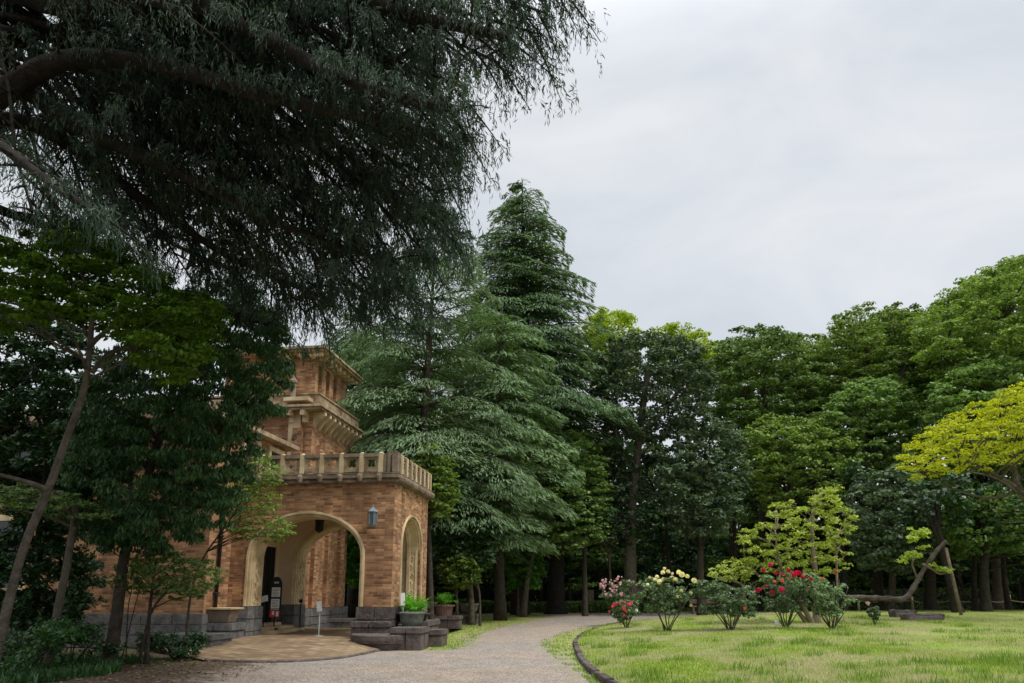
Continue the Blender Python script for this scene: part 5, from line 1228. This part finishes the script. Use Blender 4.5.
# ================================================================== GRASS
def grass(name, label, n, sampler, h, w, mat):
    x, y, z = sampler(n); n = len(x); a = rg.uniform(0, 2 * math.pi, n); hh = h * rg.uniform(.5, 1.4, n)
    d = np.stack([np.cos(a) * .5, np.sin(a) * .5, np.ones(n)], 1); s_ = np.stack([-np.sin(a), np.cos(a), np.zeros(n)], 1)
    b = np.stack([x, y, z], 1); ww = (w * rg.uniform(.6, 1.3, n))[:, None]
    V = np.stack([b - s_ * ww, b + s_ * ww, b + d * hh[:, None] + s_ * ww * .15, b + d * hh[:, None] - s_ * ww * .15], 1).reshape(-1, 3)
    o = link(name, leaf_mesh(name, V), M[mat]); tag(o, label, 'grass', None, 'stuff')
def grassmat(name, dry):
    m = leaf_mat(name, (.15, .23, .022), (.43, .52, .08), .35, .7); nd, lk = m.node_tree.nodes, m.node_tree.links
    b = nd['Principled BSDF']; src = b.inputs['Base Color'].links[0].from_socket
    if dry:
        n2 = noise(nd, lk, .55, 8, .72); r2 = ramp(nd, [(.43, (0, 0, 0)), (.59, (1, 1, 1))]); lk.new(n2.outputs['Fac'], r2.inputs[0])
        c = mixc(nd, lk, r2.outputs[0], src, (.50, .47, .25)); lk.new(c, b.inputs['Base Color'])
        for n_ in nd:
            if n_.type == 'BSDF_TRANSLUCENT': lk.new(c, n_.inputs['Color'])
    return m
M['grass'] = grassmat('lawn_grass_blades', True)
def lawn_samp(n):
    Y = 8.8 * (46 / 8.8) ** rg.random(n); px = rg.uniform(540, 1090, n); X = (px - CX) / FPX * Y * 1.0
    k = lawn_t(X, Y) > .004; X, Y = X[k], Y[k]; return X, Y, lawn_h(X, Y) - .005
grass('lawn_grass', 'short grass blades covering the lawn', 260000, lawn_samp, .045, .006, 'grass')
def tuft_samp(n):
    k = 150; cy = 9.5 * (34 / 9.5) ** rg.random(k); cx_ = (rg.uniform(570, 1090, k) - CX) / FPX * cy
    i = rg.integers(0, k, n); X = cx_[i] + rg.normal(size=n) * .16; Y = cy[i] + rg.normal(size=n) * .14; q = lawn_t(X, Y) > .006; X, Y = X[q], Y[q]; return X, Y, lawn_h(X, Y) - .005
M['grass2'] = leaf_mat('grass_tuft_blades', (.10, .19, .022), (.28, .42, .06), .3, .7)
grass('grass_tufts', 'taller greener grass tufts scattered on the lawn', 12000, tuft_samp, .12, .009, 'grass2')
def verge_samp(n):
    out = []; px = rg.uniform(430, 640, n * 3); Y = 12.5 * (42 / 12.5) ** rg.random(n * 3); X = (px - CX) / FPX * Y
    P1, P2 = verge1, vi
    keep = np.array([(inpoly(a, b, P1) or inpoly(a, b, P2)) for a, b in zip(X, Y)]); 
    q = np.sin(X * 5 + np.sin(Y * 3) * 2) * np.cos(Y * 2.3 + X) > -.25
    keep &= q; X, Y = X[keep][:n], Y[keep][:n]; return X, Y, base_h(X, Y)
grass('verge_grass', 'thin grass and moss on the edges of the drive', 14000, verge_samp, .045, .008, 'grass2')

# ================================================================== NEAR LEFT TREES
hero('shade_maple', 'near maple with spreading yellow-green tiers and pale leaning trunk at the left', 'maple',
     [[(-60, 235), (20, 228), (70, 212), (115, 232), (150, 262), (190, 282), (226, 300), (232, 328), (215, 360), (205, 388), (165, 396), (130, 372), (110, 345), (60, 330), (0, 345), (-60, 380)]], 13, 24, (.11, .06), 'l_maple',
     [([(-6, 640), (20, 560), (48, 490), (66, 440), (84, 390), (90, 345), (92, 305), (86, 285)], 4.6, 2.4), ([(90, 345), (120, 320), (150, 310)], 2.4, 1.1), ([(92, 372), (110, 352), (135, 350)], 2, 1), ([(48, 490), (20, 480), (-20, 470)], 3, 1.2)],
     'barkmid', .30, .95, seed=61, depth=1.5, nlimb=14, nsub=11, subr=.40)
hero('shade_tree', 'near tree with a straight grey trunk and a low glossy branch at the left', 'tree',
     [[(-50, 478), (30, 480), (75, 488), (112, 506), (118, 526), (85, 534), (40, 522), (-50, 512)]], 15.5, 17, (.10, .05), 'l_mid2',
     [([(50, 652), (58, 610), (66, 570), (72, 535), (76, 505)], 4.4, 3)], 'barkmid', .3, .6, seed=62, depth=.8, nlimb=14)
hero('evergreen_oak', 'dense dark evergreen with hanging leaves covering the left of the mansion', 'tree',
     [[(60, 420), (100, 350), (150, 305), (200, 285), (255, 285), (294, 325), (295, 372), (290, 402), (284, 430), (262, 440), (255, 480), (240, 520), (215, 548), (150, 566), (90, 560), (55, 520)]], 16.5, 24, (.13, .042), 'l_ever',
     [([(112, 640), (120, 590), (128, 540), (150, 470), (170, 400), (185, 350)], 6, 3), ([(128, 540), (170, 490), (215, 440)], 3, 1.2), ([(134, 520), (165, 512), (195, 505)], 2.2, 1)], 'bark', .6, .9, droop=1.6, seed=63, depth=1.6, nlimb=30)
hero('evergreen_oak', 'black-green evergreen filling the shade behind the pale maple trunk', 'tree',
     [[(-60, 300), (40, 290), (90, 330), (125, 380), (130, 450), (110, 520), (60, 560), (20, 540), (-10, 490), (-60, 470)]], 18.3, 24, (.17, .07), 'l_dark',
     [([(28, 645), (36, 580), (40, 520), (50, 440)], 4, 2)], 'bark', .6, 1.1, seed=64, depth=1.2, nlimb=14)
hero('evergreen_shrub', 'tall black-green shrub in the shade against the brick wing', 'shrub',
     [[(-60, 520), (20, 530), (80, 540), (105, 570), (100, 620), (60, 640), (-60, 640)]], 18.6, 22, (.15, .06), 'l_dark', [([(60, 645), (62, 600), (60, 560)], 2, 1)], 'bark', .7, 1.1, seed=68, depth=.9, nlimb=10)
hero('small_maple', 'wispy light maple branch spreading over the porch arch', 'maple',
     [[(225, 480), (250, 455), (275, 452), (285, 475), (282, 510), (300, 530), (290, 545), (262, 548), (232, 545), (222, 515)]], 19.5, 12, (.10, .04), 'l_mid',
     [([(186, 648), (190, 600), (202, 560), (230, 520), (250, 485)], 1.4, .6)], 'bark', .3, .15, seed=65, depth=.4, nlimb=26)
hero('small_tree', 'thin dark-stemmed small tree with sparse leaves before the brick wing', 'tree',
     [[(108, 575), (125, 555), (160, 545), (200, 555), (228, 568), (222, 585), (205, 600), (170, 605), (140, 598), (112, 598)]], 17.0, 13, (.11, .05), 'l_mid2',
     [([(148, 648), (149, 620), (152, 590), (156, 560)], 2.2, 1), ([(140, 648), (150, 615), (168, 590)], 1.6, .8), ([(128, 646), (128, 610), (134, 580)], .6, .4), ([(122, 646), (134, 610), (142, 580)], .6, .4)], 'bark', .45, .22, seed=66, depth=.8, nlimb=16)
# azalea shrub dome
p = G(166, 661); t = empty('azalea_shrub', (p.x, p.y + .5, 0), label='low dark azalea shrub at the corner of the paving', cat='shrub')
mb = MB(); [mb.tube([(0, 0, -.05), (math.cos(a) * .5, math.sin(a) * .4, .45)], [.03, .012], 5) for a in np.arange(0, 6.2, .9)]; mb.build('stem', M['bark'], t, uv=False)
cl = [(rnd.uniform(-.72, .6), rnd.uniform(-.4, .4), rnd.uniform(.12, .48), .24, .17) for _ in range(26)]
link('foliage', leaf_mesh('foliage', clump_leaves(cl, (.07, .03), .75, 0, 8, .5)), M['l_dark'], t)
def plant(label, px, py, r, h, lm, n=9, leaf=(.11, .05)):
    p = G(px, py); t = empty('leafy_shrub', tuple(p), label=label, cat='shrub', group='low shrubs in the shade at the left'); mb = MB()
    for k in range(6): a = k * 1.05; mb.tube([(0, 0, -.05), (math.cos(a) * r * .6, math.sin(a) * r * .5, h * .7)], [.02, .01], 5)
    mb.build('stem', M['bark'], t, uv=False)
    cl = [(rnd.uniform(-r, r), rnd.uniform(-r, r) * .8, rnd.uniform(.25, .95) * h, r * .35, r * .28) for _ in range(n)]
    link('foliage', leaf_mesh('foliage', clump_leaves(cl, leaf, .5, 0, 8, .5)), M[lm], t)
plant('leafy shrub at the foot of the straight grey trunk', 70, 668, .8, .9, 'l_dark', 16); plant('dark leafy shrub in the bottom left corner', 18, 676, 1.0, .8, 'l_ever', 18)
plant('small shrub against the granite plinth left of the azalea', 108, 645, .6, .7, 'l_dark', 10); plant('taller shrub against the brick wing by the left edge', 20, 648, .9, 1.3, 'l_dark', 16)
def gc_samp(n):
    X = rg.uniform(-13, -7.2, n); Y = rg.uniform(10.5, 17.5, n); k = np.sin(X * 2.1 + 1) + np.cos(Y * 1.7) + (-X - 9.0) > -.3; return X[k], Y[k], np.zeros(k.sum())
grass('shade_ground_cover', 'low green ground cover under the near trees at the left', 26000, gc_samp, .14, .03, 'l_ever')
# fallen leaves
k = 4200; X = rg.uniform(-12, -5.2, k); Y = rg.uniform(10, 19, k); c = np.stack([X, Y, np.full(k, .012) + rg.uniform(0, .015, k)], 1)
M['litter'] = leaf_mat('fallen_leaves', (.10, .06, .03), (.34, .25, .15), .1, .9)
o = link('fallen_leaves', leaf_mesh('fallen_leaves', leaf_arrays(c, rsph(k) * np.array([1, 1, .15]), np.array([0, 0, 1]) + rg.normal(size=(k, 3)) * .25, .08, .045)), M['litter']); tag(o, 'scattered dry fallen leaves on the soil at the left', 'leaves', None, 'stuff')

# ================================================================== GREAT NEAR CEDAR
base = P(-175, 640, 11.5); base.z = 0
big = empty('great_cedar', tuple(base), label='huge near cedar whose dark drooping boughs hang over the left and top', cat='cedar')
bo = np.array(base)
def bp_(px, py, Y): return np.array(P(px, py, Y)) - bo
mb = MB(); stem_tube(mb, [(0, 0, -.2), (.1, 0, 2.5), (.5, 0, 5), bp_(-60, 150, 11.2), bp_(-20, 20, 11.3), bp_(10, -150, 11.6), bp_(20, -330, 12)], .55, .22, 14)
mb.build('trunk', M['barkdark'], big, smooth=True, uv=False)
LIMBS = [  # px, py, Y points; radius px start/end
    ([(-60, 150, 11.2), (0, 95, 11.0), (60, 62, 10.8), (146, 62, 10.6), (252, 92, 10.4), (328, 110, 10.2), (410, 126, 10.0), (455, 150, 9.9)], 15, 2.5, 1),
    ([(-40, 120, 11.2), (17, 90, 11.2), (70, 122, 11.4), (117, 145, 11.6), (193, 180, 11.9), (258, 214, 12.2), (328, 243, 12.5), (392, 262, 12.8)], 12, 2.5, 1),
    ([(-40, 150, 11.2), (10, 120, 11.8), (64, 142, 12.4), (117, 180, 13.0), (180, 225, 13.8), (240, 262, 14.4), (330, 300, 15.0)], 11, 2.5, 1),
    ([(-10, -30, 11.5), (60, 5, 10.9), (140, -6, 10.5), (193, 2, 10.2), (235, 22, 10.0), (275, 42, 9.8), (335, 74, 9.5), (400, 98, 9.3), (452, 108, 9.2)], 13, 3, 1),
    ([(-10, -60, 11.5), (120, -70, 10.7), (260, -40, 10.2), (350, -8, 9.8), (420, 18, 9.5), (470, 28, 9.2), (508, 38, 9.0)], 13, 3, 1),
    ([(0, -180, 11.6), (160, -180, 11), (330, -120, 10.4), (430, -70, 10), (520, -40, 9.6), (556, -15, 9.4)], 12, 3, 1),
    ([(-60, 190, 11.2), (0, 210, 12.5), (80, 240, 14.0), (190, 300, 15.0), (240, 318, 15.4), (280, 326, 15.6)], 7, 2, .8),
    ([(-30, 60, 11.2), (60, 30, 12.5), (160, 60, 13.6), (280, 130, 14.6), (380, 190, 15.4), (440, 225, 15.8)], 9, 2.5, 1),
    ([(-20, 0, 11.3), (60, -30, 13.0), (200, -30, 14.5), (330, 40, 15.6), (430, 60, 16.2)], 9, 2.5, 1),
    ([(-60, 100, 11.0), (-20, 130, 9.8), (20, 160, 9.2), (60, 190, 8.9), (100, 215, 8.8)], 7, 2, .8),
    ([(-30, -40, 11.4), (40, -30, 9.8), (110, -10, 9.0), (180, 10, 8.7)], 7, 2.5, .6),
    ([(-20, 40, 11.4), (30, 90, 13.5), (90, 170, 15.4), (150, 230, 16.6), (230, 270, 17.5)], 7, 2.5, .9),
]
ENDS = [(598, -8, 9.6), (575, 10, 9.4), (560, 34, 9.8), (545, 20, 10.4), (525, 60, 9.8), (500, 62, 10.6), (488, 86, 9.9), (470, 96, 10.6), (452, 80, 11.4), (468, 122, 10.6), (455, 150, 11.2), (462, 172, 10.8), (448, 190, 11.6), (430, 170, 12.4),
        (452, 222, 11.4), (466, 246, 11.6), (445, 258, 12.2), (425, 240, 13.0), (412, 278, 12.4), (392, 290, 13.0), (375, 268, 12.0), (360, 296, 13.6), (342, 285, 12.6), (320, 270, 14.2), (300, 262, 12.8), (285, 285, 14.8), (268, 262, 13.4), (245, 270, 15),
        (400, 210, 12.6), (370, 190, 13.4), (340, 215, 14), (300, 180, 12.8), (270, 215, 14.2), (230, 190, 13.2), (200, 240, 14.6), (170, 200, 13.4), (150, 250, 15), (120, 205, 12.2), (90, 230, 14.5), (60, 240, 13.0), (30, 215, 10.5), (150, 285, 16), (190, 282, 16), (222, 288, 16.5), (118, 268, 16), (205, 262, 15), (305, 318, 15.5), (330, 322, 14.6), (285, 308, 16), (360, 318, 14.2), (392, 318, 13.6), (255, 296, 15.5), (418, 302, 13), (380, 130, 12.2), (330, 60, 12.8), (280, 90, 13.6), (220, 70, 12.6), (170, 100, 13.6), (120, 110, 14.5),
        (420, 40, 11.6), (370, 10, 12.2), (300, 10, 13.2), (240, 0, 12.4), (470, 0, 10.9), (520, -20, 10.6), (180, 30, 14.2), (90, 60, 15), (50, 200, 15.5), (350, 240, 15.5), (410, 120, 13.8), (250, 140, 15.2), (450, 45, 12.6)]
er = random.Random(5)
for ex, ey, eY in ENDS:
    ex -= 26 if (ex > 430 and ey < 110) else (12 if ex > 430 else 0)
    sx_ = er.uniform(-70, 10); sy_ = ey * .25 + er.uniform(-150, 20) - ex * .12; n_ = 6; pts = []
    for i in range(n_ + 1):
        t = i / n_; bow = math.sin(t * math.pi) * (-14 - ex * .035)
        pts.append((sx_ + (ex - sx_) * t + er.uniform(-5, 5), sy_ + (ey - sy_) * t ** 1.25 + bow + er.uniform(-4, 4), 11.2 + (eY - 11.2) * t))
    LIMBS.append((pts, er.uniform(3, 5), 1.0, er.uniform(.75, 1.1)))
SC, SD, SN, SL, SW = [], [], [], [], []
gr = np.random.default_rng(77)
def strand(p, out, ln, w):
    fy = max(1, (p[1] + bo[1]) / 11.0); n = max(5, int(ln / (.040 * fy))); t = np.arange(n) / n
    hd = np.array([out[0], out[1], 0]); hd = hd / (np.linalg.norm(hd) + 1e-6)
    curve = hd * (np.sin(t * 1.2)[:, None]) * ln * .20 + np.array([0, 0, -1.0]) * ((t ** 1.25)[:, None]) * ln * .92
    pos = p + curve + gr.normal(size=(n, 3)) * w * .30
    SC.append(pos); 
    d = np.array([0, 0, -1.0]) * (.5 + t[:, None]) + hd * (1 - t)[:, None] * .45 + gr.normal(size=(n, 3)) * .36
    SD.append(d); SN.append(gr.normal(size=(n, 3))); SL.append(.125 * fy * gr.uniform(.7, 1.3, n)); SW.append(.019 * fy * (1.15 - .5 * t))
nsec = 0
for li, (pts, ra, rb, dn) in enumerate(LIMBS):
    q = smooth_path([bp_(*p) for p in pts], 6); m_ = mpp(pts[0][0], pts[0][1], pts[0][2]); n_ = len(q)
    mb = MB(); mb.tube(q, [m_ * (ra + (rb - ra) * (i / (n_ - 1)) ** .7) for i in range(n_)], 10, .09)
    seg_ = np.linalg.norm(np.diff(q, axis=0), axis=1); cum_ = np.concatenate([[0], np.cumsum(seg_)]); Lt = cum_[-1]
    s_ = Lt * (.16 if li < 12 else .30); k = 0
    while s_ < Lt:
        p = np.array([np.interp(s_, cum_, q[:, a]) for a in range(3)]); i = min(len(q) - 2, int(np.searchsorted(cum_, s_)) - 1); tg = unit(q[i + 1] - q[i])
        sd_ = (1 if k % 2 else -1); lat = unit(np.cross(tg, np.array([0, 0, 1.0]))) * sd_; f_ = s_ / Lt
        if gr.random() < .16: s_ += .35
        ln = gr.uniform(.7, 2.1) * (1.1 - .45 * f_)
        dr = unit(lat * gr.uniform(.6, 1.0) + tg * gr.uniform(.1, .9) + np.array([0, 0, gr.uniform(.0, .3)]))
        nn = 7; sp = [p + dr * ln * (j / nn) + np.array([0, 0, -1.0]) * ln * .26 * (j / nn) ** 2 for j in range(nn + 1)]
        mb.tube(sp, [max(.006, .028 * (1 - .85 * j / nn)) for j in range(nn + 1)], 5, cap=False)
        sp = np.array(sp)
        ns = int(ln * 30 * dn)
        for _ in range(ns):
            if p[0] + bo[0] < -3.6 and gr.random() < .36: continue
            u = gr.uniform(.12, 1.0); j = min(nn - 1, int(u * nn)); b = sp[j] + (sp[j + 1] - sp[j]) * (u * nn - j)
            o2 = unit(np.cross(dr, np.array([0, 0, 1.0]))) * gr.choice([-1, 1]) * gr.uniform(.2, 1) + dr * gr.uniform(.2, .8)
            b = b + o2 * gr.uniform(0, .30) + np.array([0, 0, .03]); strand(b, o2, gr.uniform(.10, .50), .05 + .05 * gr.random())
        s_ += gr.uniform(.15, .26); k += 1; nsec += 1
    # terminal plume
    for _ in range(int(30 * dn)):
        b = q[-1] + gr.normal(size=3) * .12; strand(b, unit(q[-1] - q[-2]) + gr.normal(size=3) * .3, gr.uniform(.2, .55), .05)
    mb.build('limb', M['barkdark'], big, smooth=True, uv=False)
c = np.concatenate(SC); print('near needles', len(c), 'secondaries', nsec)
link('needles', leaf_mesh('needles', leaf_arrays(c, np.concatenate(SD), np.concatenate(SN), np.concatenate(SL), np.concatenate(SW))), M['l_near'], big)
print('polys', sum(len(o.data.polygons) for o in bpy.data.objects if o.type == 'MESH'))
